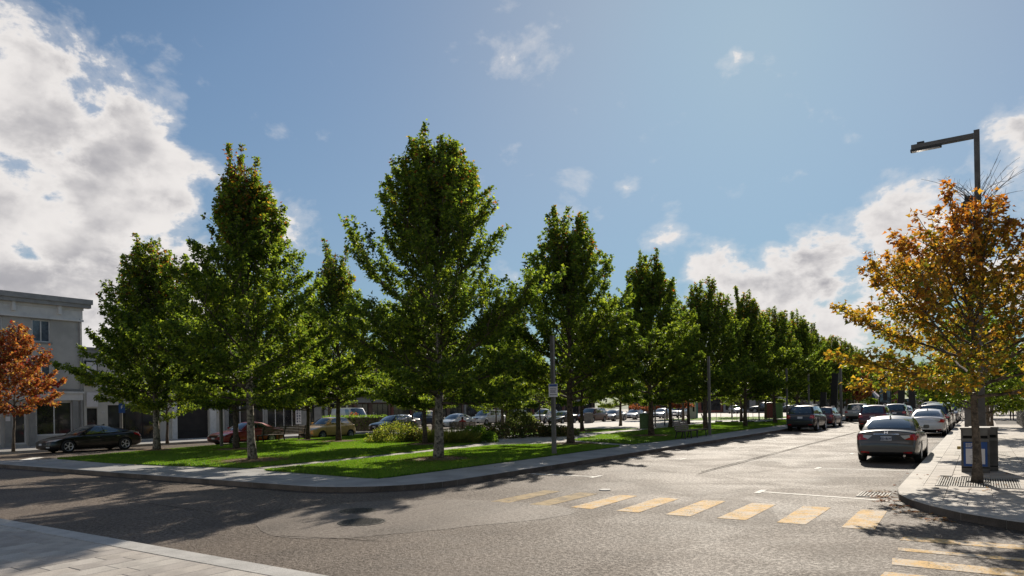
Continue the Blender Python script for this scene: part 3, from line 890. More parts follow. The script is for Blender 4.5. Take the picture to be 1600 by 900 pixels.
    if len(P) > nleaf:
        vx = np.floor(P / .55).astype(int); vx -= vx.min(0); key = (vx[:, 0] * 400 + vx[:, 1]) * 400 + vx[:, 2]; _, inv, cntv = np.unique(key, return_inverse=True, return_counts=True)
        pw = (1.0 - .35 * np.clip((P[:, 2] - base) / (H - base), 0, 1)) / np.maximum(cntv[inv.ravel()], 6) ** .75; sel = R.choice(len(P), nleaf, replace=False, p=pw / pw.sum()); P, Dd = P[sel], Dd[sel]
    n = len(P)
    out = unit(np.c_[P[:, 0] - np.interp(P[:, 2], zt, wx), P[:, 1] - np.interp(P[:, 2], zt, wy), np.zeros(n)])
    A = unit(Dd * .5 + out * .5 + R.normal(0, .55, (n, 3)) + np.array([0, 0, -.35]))
    N = unit(R.normal(0, .55, (n, 3)) + np.array([0, 0, .9]) + out * .25)
    size = R.uniform(.72, 1.25, n) * leaf
    V, F = leaf_faces(P, A, N, size, R)
    # colours: each leaf its own tone, sprays share a hue, red and gold where autumn has begun
    cl = R.integers(0, len(GREENS), n); c = GREENS[cl] * R.uniform(.75, 1.25, (n, 1))
    sp = (np.sin(P[:, 0] * 2.3 + seed) * np.sin(P[:, 1] * 2.1 + 1.7 * seed) * np.sin(P[:, 2] * 1.9 + .6 * seed) + 1) / 2
    zf = (P[:, 2] - base) / (H - base)
    if palette == 'green':
        a = np.clip(autumn_top * (zf - .55) * 1.6, 0, 1) * (.15 + .9 * sp ** 1.5)
        hot = R.random(n) < a * .85
        warm = np.array([[.20, .075, .03], [.24, .15, .03], [.16, .14, .03], [.17, .05, .03]])[R.integers(0, 4, n)] * R.uniform(.6, 1.1, (n, 1))
        c = np.where(hot[:, None], warm, c)
        yellowish = R.random(n) < .10 + .18 * (sp > .7)  # paler yellow-green leaves, picked at random and more often in some sprays
        c = np.where((yellowish & ~hot)[:, None], np.array([.15, .19, .03]) * R.uniform(.7, 1.2, (n, 1)), c)
    elif palette == 'orange':
        pal_t = np.array([[.42, .17, .033], [.46, .23, .04], [.31, .115, .03], [.42, .27, .05], [.26, .11, .035]])[R.integers(0, 5, n)]
        pal_b = np.array([[.34, .27, .035], [.20, .22, .03], [.42, .30, .04], [.12, .17, .025], [.38, .21, .035]])[R.integers(0, 5, n)]
        m_ = np.clip((zf - .38) * 2.2 + (sp - .5) * 1.3 + R.normal(0, .25, n), 0, 1)[:, None]
        c = (pal_b * (1 - m_) + pal_t * m_) * R.uniform(.55, 1.15, (n, 1))
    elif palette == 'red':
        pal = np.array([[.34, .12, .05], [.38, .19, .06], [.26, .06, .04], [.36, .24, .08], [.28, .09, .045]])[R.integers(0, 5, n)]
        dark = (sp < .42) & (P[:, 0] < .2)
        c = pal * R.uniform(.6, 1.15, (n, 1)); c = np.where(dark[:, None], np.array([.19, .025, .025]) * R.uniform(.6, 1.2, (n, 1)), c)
    elif palette == 'maroon':
        c = np.array([[.12, .035, .03], [.17, .05, .035], [.10, .045, .03]])[R.integers(0, 3, n)] * R.uniform(.7, 1.3, (n, 1))
    elif palette == 'dark':
        c = GREENS[[3, 0, 3, 0, 1]][cl] * R.uniform(.6, 1.0, (n, 1))
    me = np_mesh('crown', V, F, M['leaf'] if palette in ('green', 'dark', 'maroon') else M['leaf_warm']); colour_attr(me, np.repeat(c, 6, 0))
    me.polygons.foreach_set('use_smooth', [False] * len(me.polygons))
    tm = tmb.mesh('trunk', M[bark], True)
    lm = mb.mesh('limb', M['bark'], True)
    return tm, lm, me


def place_tree(meshes, loc, label, rz=0.0, sc=1.0, group=None, name='maple_tree', zs=None):
    e = empty(name, (loc[0], loc[1], loc[2] - .02), rz, label, 'tree', group); e.scale = (sc, sc, zs or sc)
    link_mesh('trunk', meshes[0], e)
    link_mesh('limb', meshes[1], e)['kind'] = 'stuff'
    c = link_mesh('crown', meshes[2], e); c['kind'] = 'stuff'
    return e


GRP = 'maple trees on the lawns of the square'
spire = [(0, .74), (.08, .96), (.26, 1.0), (.42, .84), (.56, .58), (.70, .36), (.82, .20), (.92, .11), (1, .04)]
broad = [(0, .74), (.08, .93), (.28, 1.0), (.46, .92), (.60, .72), (.74, .47), (.86, .26), (.94, .12), (1, .05)]
T2 = grow_tree(21, 12.4, 2.3, 3.9, 70000, .175, broad, 52, .118, autumn_top=.5, leaders=[(7.5, .4, 11.4, .9), (7.2, 3.4, 11.6, 1.1), (8.0, 1.9, 11.4, .8), (6.8, 5.0, 11.0, 1.3)], bark='bark_pale')
T1 = grow_tree(5, 12.0, 2.35, 3.45, 58000, .155, spire, 50, .118, autumn_top=1.1, leaders=[(8.3, 2.9, 11.4, .75), (8.0, 3.9, 10.9, .9), (8.6, .3, 11.2, .5), (7.0, .2, 10.4, 1.0)], bark='bark_pale')
T3 = grow_tree(33, 10.8, 2.4, 3.6, 46000, .17, broad, 48, .14, autumn_top=.9, leaders=[(7, 2.5, 10.4, 1.2), (7, 5.6, 10.2, 1.2)], bark='bark_pale')
T6 = grow_tree(44, 12.0, 2.5, 3.2, 34000, .15, spire, 46, .135, autumn_top=.6, leaders=[(8, 3.1, 11.2, .9), (8, .1, 10.6, .9)])
T9 = grow_tree(52, 11.7, 2.4, 3.8, 46000, .18, broad, 48, .138, autumn_top=.45, leaders=[(6.4, 3.5, 11.4, 1.6), (6.5, .5, 10.8, 1.3)])
T11 = grow_tree(61, 11.0, 2.4, 3.5, 38000, .17, broad, 44, .145, autumn_top=.3)
TG = grow_tree(72, 10.8, 2.5, 3.8, 38000, .17, broad, 44, .15, autumn_top=.5)
TJ = grow_tree(172, 11.2, 2.4, 3.5, 36000, .16, spire, 42, .15, autumn_top=.9, lean=(.3, .1))
TI = grow_tree(273, 10.4, 2.5, 3.8, 38000, .17, [(0, .6), (.1, .9), (.3, 1), (.55, .95), (.75, .75), (.9, .45), (1, .1)], 42, .15, autumn_top=.6, lean=(-.2, .25))
TS = grow_tree(83, 6.4, 1.7, 2.0, 7000, .09, broad, 26, .13, autumn_top=.5)

place_tree(T2, (-16.27, 19.33, ZL), 'tallest broad green maple with pale-based trunk on the lawn just left of the signposted pole', group=GRP)
place_tree(T1, (-22.77, 16.29, ZL), 'spire-shaped maple with reddish top and pale bare trunk nearest the left lawn edge', rz=.0, group=GRP)
place_tree(T3, (-34.18, 18.95, ZL), 'leftmost green maple of the square, standing in front of the black car', group=GRP)
place_tree(T6, (-31.48, 28.36, ZL), 'slender maple whose trunk stands in front of the yellow hatchback', group=GRP)
place_tree(T9, (-16.50, 29.51, ZL), 'two-topped green maple just right of the signposted pole', group=GRP)
place_tree(T11, (-16.18, 38.68, ZL), 'green maple left of the slatted bench on the street side of the square', group=GRP)
for i, (m, x, y, sc, lab) in enumerate([
    (TG, -30.5, 20.9, .86, 'maple whose dark trunk stands in front of the red sedan windscreen'),
    (TJ, -35.1, 29.1, .84, 'maple rising beside the long park bench at the right end of its back'),
    (TJ, -23.83, 27.27, .80, 'maple behind the tallest tree with its trunk among the clipped bushes'),
    (TG, -16.15, 48.42, 1.0, 'third maple of the street-side row beyond the two-topped one'),
    (TJ, -15.5, 56.0, 1.0, 'fourth maple of the street-side row, behind the grey lamp pole'),
    (TI, -15.3, 64.8, .98, 'fifth maple of the street-side row, by the red and green boxes'),
    (T11, -15.3, 74.0, 1.0, 'sixth maple of the street-side row, behind the parked black SUV'),
    (TJ, -15.3, 83.0, .97, 'seventh maple of the street-side row, with yellow-green foliage'),
    (TI, -15.3, 92.5, .95, 'eighth maple of the street-side row, last before its red neighbour'),
    (TG, -15.0, 103, .93, 'second last maple of the street-side row, near the far lamp post'),
    (T11, -15.0, 114, .9, 'far end maple of the street-side row against the pale sky'),
    (TI, -24.01, 44.69, .84, 'maple on the small lawn left of the green cabinet'),
    (T11, -27.0, 57.5, .8, 'maple at the plaza edge behind the green cabinet'),
    (TI, -37.5, 44.0, .86, 'maple at the far left corner of the square near the parked black sedan'),
    (T11, -25.6, 37.4, .86, 'maple rising behind the round clipped bushes'),
    (TG, -26.5, 72, .85, 'maple on the far lawn by the white parked cars'),
    (T11, -33.0, 47.5, .9, 'maple on the far small lawn behind the round bushes'),
    (T11, -20.4, 52.6, .9, 'inner maple between the green cabinet and the street-side row'),
    (TG, -20.6, 73.0, .92, 'inner maple right of the far second bench'),
    (T11, -21.0, 84.5, .9, 'inner maple just left of the red cabinet'),
    (TG, -22.5, 62.5, .86, 'maple on the inner lawn strip near the second bench'),
]):
    place_tree(m, (x, y, ZL), lab, rz=i * 1.37 + .4, sc=sc, group=GRP)
SG = 'small street trees beyond the square'
for i, (x, y, sc, lab) in enumerate([
    (-41.9, 23.9, 1.0, 'small street tree on the far pavement right of the black car'),
    (-45.56, 50.42, 1.15, 'small street tree beside the white sedan behind the bushes'),
    (-51.5, 71.0, 1.2, 'left one of two thin trees in front of the white minivan'),
    (-50.6, 73.6, 1.1, 'right one of two thin trees in front of the white minivan'),
    (-43.4, 70.3, 1.2, 'thin tree in front of the white crossover'),
    (-42.5, 60, 1.05, 'small tree at the plaza corner near the dark grey sedan'),
    (-27.2, 92.1, 1.0, 'small tree before the silver hatchback on the far lawn'),
    (-33, 84, 1.1, 'small tree on the far lawn left of the silver hatchback'),
    (-20, 100, 1.2, 'small tree behind the low barrier posts'),
    (-57, 64, 1.25, 'small street tree in front of the brick shop fronts'),
    (-66, 58, 1.25, 'small street tree beyond the white van'),
    (-64, 74, 1.6, 'taller street tree behind the white minivan'),
    (-62, 92, 1.6, 'taller street tree behind the white crossover'),
    (-58, 112, 1.7, 'taller street tree behind the dark green-grey sedan'),
    (-48, 128, 1.8, 'taller street tree behind the pair of white sedans'),
    (-62, 46, 1.6, 'taller street tree rising behind the clipped hedge'),
]):
    place_tree(TS, (x, y, ZI), lab, rz=i * 2.1, sc=sc, group=SG, name='street_tree')

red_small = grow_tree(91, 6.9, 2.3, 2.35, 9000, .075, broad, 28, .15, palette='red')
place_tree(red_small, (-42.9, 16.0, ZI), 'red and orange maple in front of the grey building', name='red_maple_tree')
mar = grow_tree(95, 5.2, 1.5, 2.2, 5000, .07, broad, 24, .16, palette='maroon')
place_tree(mar, (-30.98, 82.6, ZI), 'small tree with dark maroon leaves beyond the green cabinet', name='maroon_tree')
place_tree(mar, (-34.0, 79.0, ZI), 'dark maroon tree half hidden behind a green maple trunk', rz=2, sc=.9, name='maroon_tree')
orange = grow_tree(7, 6.35, 2.15, 3.5, 19000, .098, [(0, .70), (.12, .96), (.3, 1.0), (.5, .86), (.68, .66), (.82, .44), (.93, .22), (1, .05)], 36, .104, palette='orange', lowlift=8, open_=.86, rise=False, leaders=[(4.2, 2.8, 6.6, .9), (4.0, .2, 6.2, 1.3)])
place_tree(orange, (-.09, 18.57, ZE), 'orange and yellow autumn maple growing from the tree grate on the right pavement', name='autumn_maple_tree')
gsm = grow_tree(17, 5.2, 1.6, 1.9, 9000, .085, broad, 28, .12, palette='green')
for i, (x, y, sc, lab) in enumerate([(.0, 28.3, 1.0, 'low green maple behind the orange tree on the right pavement'), (.3, 41, 1.1, 'second green maple along the right pavement, beyond the kiosk'),
                                     (.6, 56, 1.15, 'third green maple along the right pavement'), (.8, 82, 1.3, 'far green maple along the right pavement near the walking person'), (1.0, 100, 1.4, 'farthest green maple along the right pavement')]):
    place_tree(gsm, (x, y, ZE), lab, rz=1.2 * i + .5, sc=sc, group='green maples along the right pavement', name='street_tree')
dk = grow_tree(27, 9.0, 1.2, 3.4, 9000, .15, [(0, .9), (.2, 1), (.5, .85), (.8, .5), (1, .1)], 34, .22, palette='dark')
for i, (x, y, sc, lab) in enumerate([(-9.3, 168, 1.15, 'dark leafy tree at the street end above the black van'), (-6.3, 152, 1.0, 'dark bushy tree closing the street right of the black van'), (-3.2, 163, 1.1, 'rightmost dark tree closing the street'),
                                     (-15.8, 150, 1.0, 'greyish green tree beside the striped tents'), (-24, 160, 1.0, 'dark tree behind the red tent')]):
    place_tree(dk, (x, y, 0), lab, rz=i * 1.9, sc=sc, group='dark trees closing the street', name='leafy_tree')
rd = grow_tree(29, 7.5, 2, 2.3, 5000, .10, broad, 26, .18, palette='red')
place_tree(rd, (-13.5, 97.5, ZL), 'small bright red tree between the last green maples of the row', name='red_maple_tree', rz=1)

# mulch rings with chips round the trunks
mb = MB()
V = []; C_ = []
for (x, y, r) in [(-16.27, 19.33, 1.35), (-22.77, 16.29, 1.4), (-34.18, 18.95, .9), (-31.48, 28.36, 1.2), (-16.50, 29.51, 1.3), (-16.18, 38.68, 1.2), (-30.5, 20.9, 1.1), (-23.83, 27.27, 1.1), (-24.01, 44.69, 1.1), (-16.15, 48.42, 1.0), (-35.1, 29.1, .9)]:
    ring = [(x + r * (1 + .12 * rnd.uniform(-1, 1)) * cos(a), y + r * (1 + .12 * rnd.uniform(-1, 1)) * sin(a)) for a in np.linspace(0, 2 * pi, 22)[:-1]]
    vs = [(p[0], p[1], ZL - .004) for p in ring] + [(x + (p[0] - x) * .6, y + (p[1] - y) * .6, ZL + .05) for p in ring] + [(x, y, ZL + .07)]
    n = len(ring); mb.add(vs, [(i, (i + 1) % n, n + (i + 1) % n, n + i) for i in range(n)] + [(n + i, n + (i + 1) % n, 2 * n) for i in range(n)])
    m = int(900 * r * r)
    ang = R.uniform(0, 2 * pi, m); rr = r * np.sqrt(R.uniform(0, 1.25, m))
    for a, q in zip(ang, rr):
        cx, cy = x + q * cos(a), y + q * sin(a); s = R.uniform(.012, .035); t = R.uniform(0, pi); z = ZL + .012 + max(0, (1 - q / r)) * .06 + R.uniform(0, .035)
        for k in range(4):
            rk = s * (1, .45, 1, .45)[k]; V.append((cx + rk * cos(t + k * pi / 2), cy + rk * sin(t + k * pi / 2), z + R.uniform(-.01, .012)))
        c = [(.24, .15, .08), (.33, .22, .13), (.14, .08, .045), (.30, .13, .05)][R.integers(4)]; C_ += [c] * 4
o = mb.build('mulch', M['mulch']); tag(o, 'brown bark mulch rings round the trunks on the lawns', 'mulch', kind='stuff')
me = np_mesh('bark_chips', np.array(V), np.arange(len(V)).reshape(-1, 4), M['litter']); colour_attr(me, np.array(C_))
o = link_mesh('bark_chips', me); tag(o, 'loose bark chips and dry leaves lying on the mulch rings', 'bark chips', kind='stuff')


def shrub(name, loc, lumps, n, leaf, cols, label, spiky=False, seed=1, group=None):
    R = np.random.default_rng(seed); P = []
    e = empty(name, loc, 0, label, 'shrub', group)
    stem = MB(); tot = sum(l[3] * l[4] for l in lumps)
    for (x, y, z, r, h) in lumps:
        m = int(n * r * h / tot)
        d = unit(R.normal(0, 1, (m, 3))); d[:, 2] = np.abs(d[:, 2]) * 1.0 - .15
        rad = R.uniform(.55, 1.08, (m, 1)) ** .6
        q = d * rad * np.array([r, r, h]); q[:, 2] = np.maximum(q[:, 2] * 1.0, -.0) + .05
        bump = 1 + .16 * np.sin(q[:, :1] * 7 + seed) * np.cos(q[:, 1:2] * 6)
        P.append(q * bump + np.array([x, y, z]))
        for k in range(7):
            a = R.uniform(0, 2 * pi); stem.tube([(x, y, 0), (x + r * .35 * cos(a), y + r * .35 * sin(a), z + h * .5), (x + r * .7 * cos(a), y + r * .7 * sin(a), z + h * .8)], [.012, .008, .004], 4, cap=False)
    P = np.vstack(P); n = len(P)
    c0 = P.mean(0); out = unit(P - np.array([c0[0], c0[1], 0]))
    if spiky: A = unit(out * .5 + np.array([0, 0, 1.0]) + R.normal(0, .35, (n, 3))); N = unit(R.normal(0, 1, (n, 3)))
    else: A = unit(out + R.normal(0, .7, (n, 3))); N = unit(R.normal(0, .6, (n, 3)) + out * .6 + np.array([0, 0, .6]))
    size = R.uniform(.7, 1.3, n) * leaf
    if spiky:
        B = unit(np.cross(A, N)) * .006
        V = np.stack([P - B, P + B, P + A * size[:, None] * 2.2], 1).reshape(-1, 3); F = np.arange(n * 3).reshape(-1, 3); kk = 3
    else: V, F = leaf_faces(P, A, N, size, R); kk = 6
    c = np.array(cols)[R.integers(0, len(cols), n)] * R.uniform(.7, 1.25, (n, 1))
    me = np_mesh('foliage', V, F, M['leaf']); colour_attr(me, np.repeat(c, kk, 0))
    link_mesh('foliage', me, e)['kind'] = 'stuff'
    stem.build('stem', M['bark'], e)
    return e


yg = [(.10, .13, .035), (.13, .155, .045), (.07, .10, .025), (.16, .16, .055)]
g_ = [(.07, .12, .025), (.10, .17, .03), (.05, .09, .02)]
dkg = [(.045, .065, .025), (.06, .08, .03), (.07, .05, .035), (.035, .05, .022), (.09, .08, .05)]
def at(px, py): return (*pix(px, py, ZL), ZL)
shrub('bush', at(622, 690), [(0, 0, .1, 1.3, 1.15), (.8, .5, 0, 1.1, .95), (-.9, -.5, 0, .8, .8)], 5200, .085, yg, 'large loose yellow-green bush at the left end of the planting', seed=2)
shrub('bush', at(655, 690), [(0, 0, 0, .9, .75), (.9, .4, 0, .8, .6)], 2800, .08, dkg, 'low dark green bush beside the loose yellow-green one', seed=3)
shrub('ornamental_grass', at(702, 692), [(0, 0, 0, .9, .55), (.9, .3, 0, .8, .5), (-.8, -.2, 0, .7, .5)], 9000, .16, yg + [(.20, .17, .08)], 'soft ornamental grass clump between the bushes', spiky=True, seed=4)
shrub('bush', at(742, 691), [(0, 0, .08, .85, .85), (.55, .35, 0, .6, .65), (-.6, -.2, 0, .55, .7)], 4200, .08, g_, 'round bright green clipped bush at the right end of the planting', seed=5)
shrub('bush', at(790, 684), [(0, 0, 0, 1.2, 1.0), (-1.0, -.6, 0, .9, .9)], 3600, .10, dkg, 'dark wide shrub behind the path under the white minivan', seed=6)
shrub('bush', at(812, 681), [(0, 0, .5, .9, 1.4), (.3, .6, .2, .8, 1.2)], 3600, .12, [(.09, .12, .06), (.06, .09, .04), (.13, .15, .09)], 'tall grey-green shrub rising above the dark planting', seed=7)
shrub('bush', at(838, 682), [(0, 0, 0, 1.1, .95), (.9, .5, 0, .9, .8)], 3400, .09, dkg + [(.13, .09, .07)], 'reddish dark shrub in the middle of the dark planting', seed=8)
shrub('bush', at(866, 681), [(0, 0, 0, .9, .75), (.7, .4, 0, .7, .6)], 2600, .085, dkg, 'dark low shrub at the right end of the dark planting', seed=9)

# ================================================================== CARS
# every kind: stations from the front bumper (s metres): half width, underside, shoulder, centre height
CARS = {
 'sedan': dict(L=4.82, H=1.47, wb=2.80, fa=.93, wr=.335, st=[(0, .60, .40, .56, .60), (.04, .74, .25, .62, .68), (.20, .85, .18, .68, .76), (.5, .905, .17, .76, .85), (.95, .915, .17, .85, .92), (1.4, .917, .17, .91, .98),
        (2.4, .918, .17, .94, 1.0), (3.4, .918, .17, .98, 1.03), (3.95, .915, .18, 1.00, 1.07), (4.35, .90, .20, .99, 1.085), (4.60, .865, .24, .97, 1.075), (4.68, .84, .26, .95, 1.055), (4.73, .82, .28, .84, .93), (4.77, .81, .30, .70, .75), (4.81, .77, .34, .62, .665), (4.82, .72, .38, .58, .61)],
        gh=dict(f0=1.22, f1=2.12, r1=3.38, r0=4.22, wb=.80, wt=.60, bow=.26, zb=.955, zr=1.05), rear='sedan'),
 'lift': dict(L=4.97, H=1.44, wb=2.96, fa=.97, wr=.35, st=[(0, .58, .34, .52, .56), (.05, .74, .22, .58, .64), (.25, .87, .17, .66, .74), (.6, .94, .16, .76, .84), (1.0, .955, .16, .84, .90), (1.4, .958, .16, .89, .95),
        (2.4, .96, .16, .92, .98), (3.6, .96, .16, .98, 1.03), (4.2, .95, .18, 1.02, 1.09), (4.6, .91, .22, 1.0, 1.10), (4.80, .87, .27, .95, 1.05), (4.90, .82, .32, .78, .84), (4.95, .76, .38, .66, .70), (4.97, .70, .42, .60, .64)],
        gh=dict(f0=1.25, f1=2.25, r1=3.25, r0=4.55, wb=.82, wt=.60, bow=.28, zb=.93, zr=1.06), rear='sedan'),
 'hatch': dict(L=3.80, H=1.50, wb=2.46, fa=.76, wr=.30, st=[(0, .58, .40, .58, .62), (.05, .72, .24, .66, .72), (.2, .80, .19, .74, .82), (.5, .835, .18, .84, .92), (.9, .845, .18, .92, .99), (1.5, .848, .18, .95, 1.0),
        (2.8, .848, .18, .98, 1.02), (3.4, .835, .2, 1.0, 1.03), (3.62, .80, .24, .98, 1.02), (3.72, .77, .28, .90, .95), (3.78, .74, .32, .66, .70), (3.80, .70, .36, .60, .63)],
        gh=dict(f0=.88, f1=1.60, r1=3.15, r0=3.66, wb=.75, wt=.58, bow=.22, zb=.97, zr=.98), rear='steep'),
 'suv': dict(L=4.75, H=1.72, wb=2.80, fa=.95, wr=.37, st=[(0, .62, .46, .70, .74), (.05, .78, .30, .80, .86), (.2, .87, .25, .90, .97), (.5, .92, .24, .98, 1.05), (1.0, .935, .24, 1.05, 1.10), (1.6, .938, .24, 1.08, 1.13),
        (3.2, .938, .24, 1.12, 1.16), (4.2, .93, .26, 1.14, 1.17), (4.5, .90, .29, 1.13, 1.16), (4.63, .87, .32, 1.08, 1.12), (4.70, .85, .36, .86, .90), (4.74, .81, .40, .72, .76), (4.75, .76, .44, .66, .70)],
        gh=dict(f0=1.25, f1=1.95, r1=4.05, r0=4.58, wb=.83, wt=.66, bow=.22, zb=1.09, zr=1.12), rear='steep'),
 'van': dict(L=5.1, H=1.78, wb=3.0, fa=.95, wr=.34, st=[(0, .64, .42, .66, .70), (.05, .80, .27, .76, .82), (.25, .90, .22, .88, .95), (.6, .95, .21, .98, 1.05), (1.0, .965, .21, 1.04, 1.08), (1.6, .968, .21, 1.06, 1.10),
        (3.6, .968, .21, 1.08, 1.12), (4.7, .96, .24, 1.09, 1.13), (4.93, .93, .28, 1.08, 1.11), (5.03, .90, .32, 1.0, 1.04), (5.08, .86, .38, .78, .82), (5.1, .80, .42, .68, .72)],
        gh=dict(f0=.95, f1=1.85, r1=4.55, r0=4.95, wb=.86, wt=.70, bow=.22, zb=1.05, zr=1.08), rear='steep'),
 'cargo': dict(L=5.6, H=2.30, wb=3.4, fa=1.0, wr=.35, st=[(0, .70, .46, .80, .84), (.05, .86, .30, .92, .98), (.25, .95, .26, 1.06, 1.14), (.6, .985, .25, 1.18, 1.25), (1.0, .99, .25, 1.26, 1.30), (1.6, .992, .25, 1.28, 1.32),
        (4.6, .992, .25, 1.30, 1.34), (5.4, .985, .28, 1.30, 1.34), (5.54, .96, .32, 1.28, 1.32), (5.59, .93, .38, 1.1, 1.14), (5.6, .88, .42, .90, .94)],
        gh=dict(f0=.80, f1=1.55, r1=5.42, r0=5.52, wb=.93, wt=.84, bow=.16, zb=1.27, zr=1.29), rear='steep'),
}
_car = {}


def grid_mesh(fn, nu, nv):
    vs = [fn(i / nu, j / nv) for j in range(nv + 1) for i in range(nu + 1)]
    fs = [(j * (nu + 1) + i, j * (nu + 1) + i + 1, (j + 1) * (nu + 1) + i + 1, (j + 1) * (nu + 1) + i) for j in range(nv) for i in range(nu)]
    return vs, fs


def orient(me, centre):
    bm = bmesh.new(); bm.from_mesh(me); bmesh.ops.recalc_face_normals(bm, faces=bm.faces)
    s = sum((f.calc_center_median() - Vector(centre)).dot(f.normal) * f.calc_area() for f in bm.faces)
    if s < 0: bmesh.ops.reverse_faces(bm, faces=bm.faces)
    for f in bm.faces: f.smooth = True
    bm.to_mesh(me); bm.free()


def car_parts(kind):
    if kind in _car: return _car[kind]
    K = CARS[kind]; L, H = K['L'], K['H']; Y = lambda s: L / 2 - s       # front points to +Y
    # body loft
    secs = []
    for (s, w, lo, sh, top) in K['st']:
        hh = sh - lo
        half = [(0, lo), (w * .62, lo), (w * .90, lo + .015), (w * .975, lo + hh * .16), (w * 1.0, lo + hh * .42), (w * .995, lo + hh * .62), (w * .985, lo + hh * .84), (w * .955, lo + hh * .97), (w * .88, sh + (top - sh) * .22), (w * .55, sh + (top - sh) * .78), (0, top)]
        ring = [(x, Y(s), z) for x, z in half] + [(-x, Y(s), z) for x, z in half[1:-1][::-1]]
        secs.append(ring)
    n = len(secs[0]); vs = [p for r in secs for p in r]
    fs = [(i * n + k, i * n + (k + 1) % n, (i + 1) * n + (k + 1) % n, (i + 1) * n + k) for i in range(len(secs) - 1) for k in range(n)]
    fs += [tuple(range(n))[::-1], tuple((len(secs) - 1) * n + k for k in range(n))]
    me = bpy.data.meshes.new('body'); me.from_pydata(vs, [], fs); me.materials.append(M['paint']); me.materials.append(M['black_trim'])
    orient(me, (0, 0, .6))
    ob = bpy.data.objects.new('tmp', me); COL.objects.link(ob)
    sb = ob.modifiers.new('s', 'SUBSURF'); sb.levels = 2; sb.render_levels = 2
    cut = MB(); yf, yr, wr = Y(K['fa']), Y(K['fa'] + K['wb']), K['wr']; W = max(s[1] for s in K['st'])
    for yy in (yf, yr):
        for sx in (-1, 1):
            r = wr + .045; pr = [(0.0001, 0), (r, 0), (r, .30), (.0001, .30)]
            b0 = len(cut.v); cut.lathe([(a, (W - .24 + h) * sx) for a, h in pr], 28, 'X', (0, yy, wr))
    cme = cut.mesh('c', M['black_trim']); bm = bmesh.new(); bm.from_mesh(cme); bmesh.ops.remove_doubles(bm, verts=bm.verts, dist=.001); bmesh.ops.recalc_face_normals(bm, faces=bm.faces); bm.to_mesh(cme); bm.free()
    cob = bpy.data.objects.new('tmpc', cme); COL.objects.link(cob)
    bo = ob.modifiers.new('b', 'BOOLEAN'); bo.operation = 'DIFFERENCE'; bo.object = cob; bo.solver = 'EXACT'
    try: bo.material_mode = 'TRANSFER'
    except Exception: pass
    dg = bpy.context.evaluated_depsgraph_get(); ev = ob.evaluated_get(dg); body = bpy.data.meshes.new_from_object(ev)
    bpy.data.objects.remove(ob); bpy.data.objects.remove(cob)
    # inside of the wheel arches and the underside are dark
    mats = [m.name for m in body.materials]
    di = mats.index('black_trim') if 'black_trim' in mats else 1
    for p in body.polygons:
        c = p.center
        for yy in (yf, yr):
            if (c.y - yy) ** 2 + (c.z - wr) ** 2 < (wr + .043) ** 2 and abs(c.x) < W - .012: p.material_index = di
        if p.normal.z < -.8 and c.z < .5: p.material_index = di
    auto_smooth(body, 38); body.name = 'body'
    # greenhouse
    g = K['gh']; zt = H - .045
    def front(u, v):     # u -1..1
        b = Vector((u * g['wb'], Y(g['f0'] + g['bow'] * u * u), g['zb'] - .01)); t = Vector((u * g['wt'], Y(g['f1'] + .10 * u * u), zt - .045 * u * u))
        p = b.lerp(t, v); p.z += .035 * sin(pi * v); return p
    def rear(u, v):
        b = Vector((u * g['wb'] * .97, Y(g['r0'] - g['bow'] * .75 * u * u), g['zr'] - .01)); t = Vector((u * g['wt'] * .98, Y(g['r1'] - .08 * u * u), zt - .01 - .045 * u * u))
        p = b.lerp(t, v); p.z += (.045 if K['rear'] == 'sedan' else .0) * sin(pi * v); p.y -= (.03 if K['rear'] != 'sedan' else 0) * sin(pi * v); return p
    def side(sx):
        def f(u, v):
            b = front(sx, 0).lerp(rear(sx, 0), u); t = front(sx, 1).lerp(rear(sx, 1), u)
            t.z += .05 * sin(pi * u) * (1 if K['rear'] == 'sedan' else .55); b.x += sx * .035 * sin(pi * u); t.x += sx * .03 * sin(pi * u)
            p = b.lerp(t, v); p.x += sx * .03 * sin(pi * v); return p
        return f
    def roof(u, v):      # u across -1..1, v front to back
        a = front(u, 1); b = rear(u, 1); p = a.lerp(b, v)
        edge = .05 * sin(pi * v) * (1 if K['rear'] == 'sedan' else .55)
        p.z += edge * u * u + (edge + .055 * sin(pi * v) ** .7 * .8) * (1 - u * u) if False else edge + .022 * (1 - u * u) * sin(pi * v)
        sx = 1 if u > 0 else -1; p.x += sx * abs(u) * .03 * sin(pi * v); return p
    mb = MB(); nu = 10
    for f, a in ((lambda u, v: front(u * 2 - 1, v), 0), (lambda u, v: rear(u * 2 - 1, v), 0), (side(1), 0), (side(-1), 0), (lambda u, v: roof(u * 2 - 1, v), 0)):
        v_, f_ = grid_mesh(f, nu, 8); mb.add(v_, f_)
    # skirt under the glass line hides the seam
    cab = mb.mesh('cabin', [M['paint']]); bm = bmesh.new(); bm.from_mesh(cab); bmesh.ops.remove_doubles(bm, verts=bm.verts, dist=.004)
    low = [v for v in bm.verts if any(len(e.link_faces) == 1 for e in v.link_edges)]
    ed = [e for e in bm.edges if len(e.link_faces) == 1]; r = bmesh.ops.extrude_edge_only(bm, edges=ed)
    for v in [x for x in r['geom'] if isinstance(x, bmesh.types.BMVert)]: v.co.z -= .16; v.co.x *= .96; v.co.y *= .985
    bm.to_mesh(cab); bm.free(); orient(cab, (0, 0, .8)); auto_smooth(cab, 40)
    parts = [('body', body, {}), ('cabin', cab, {})]

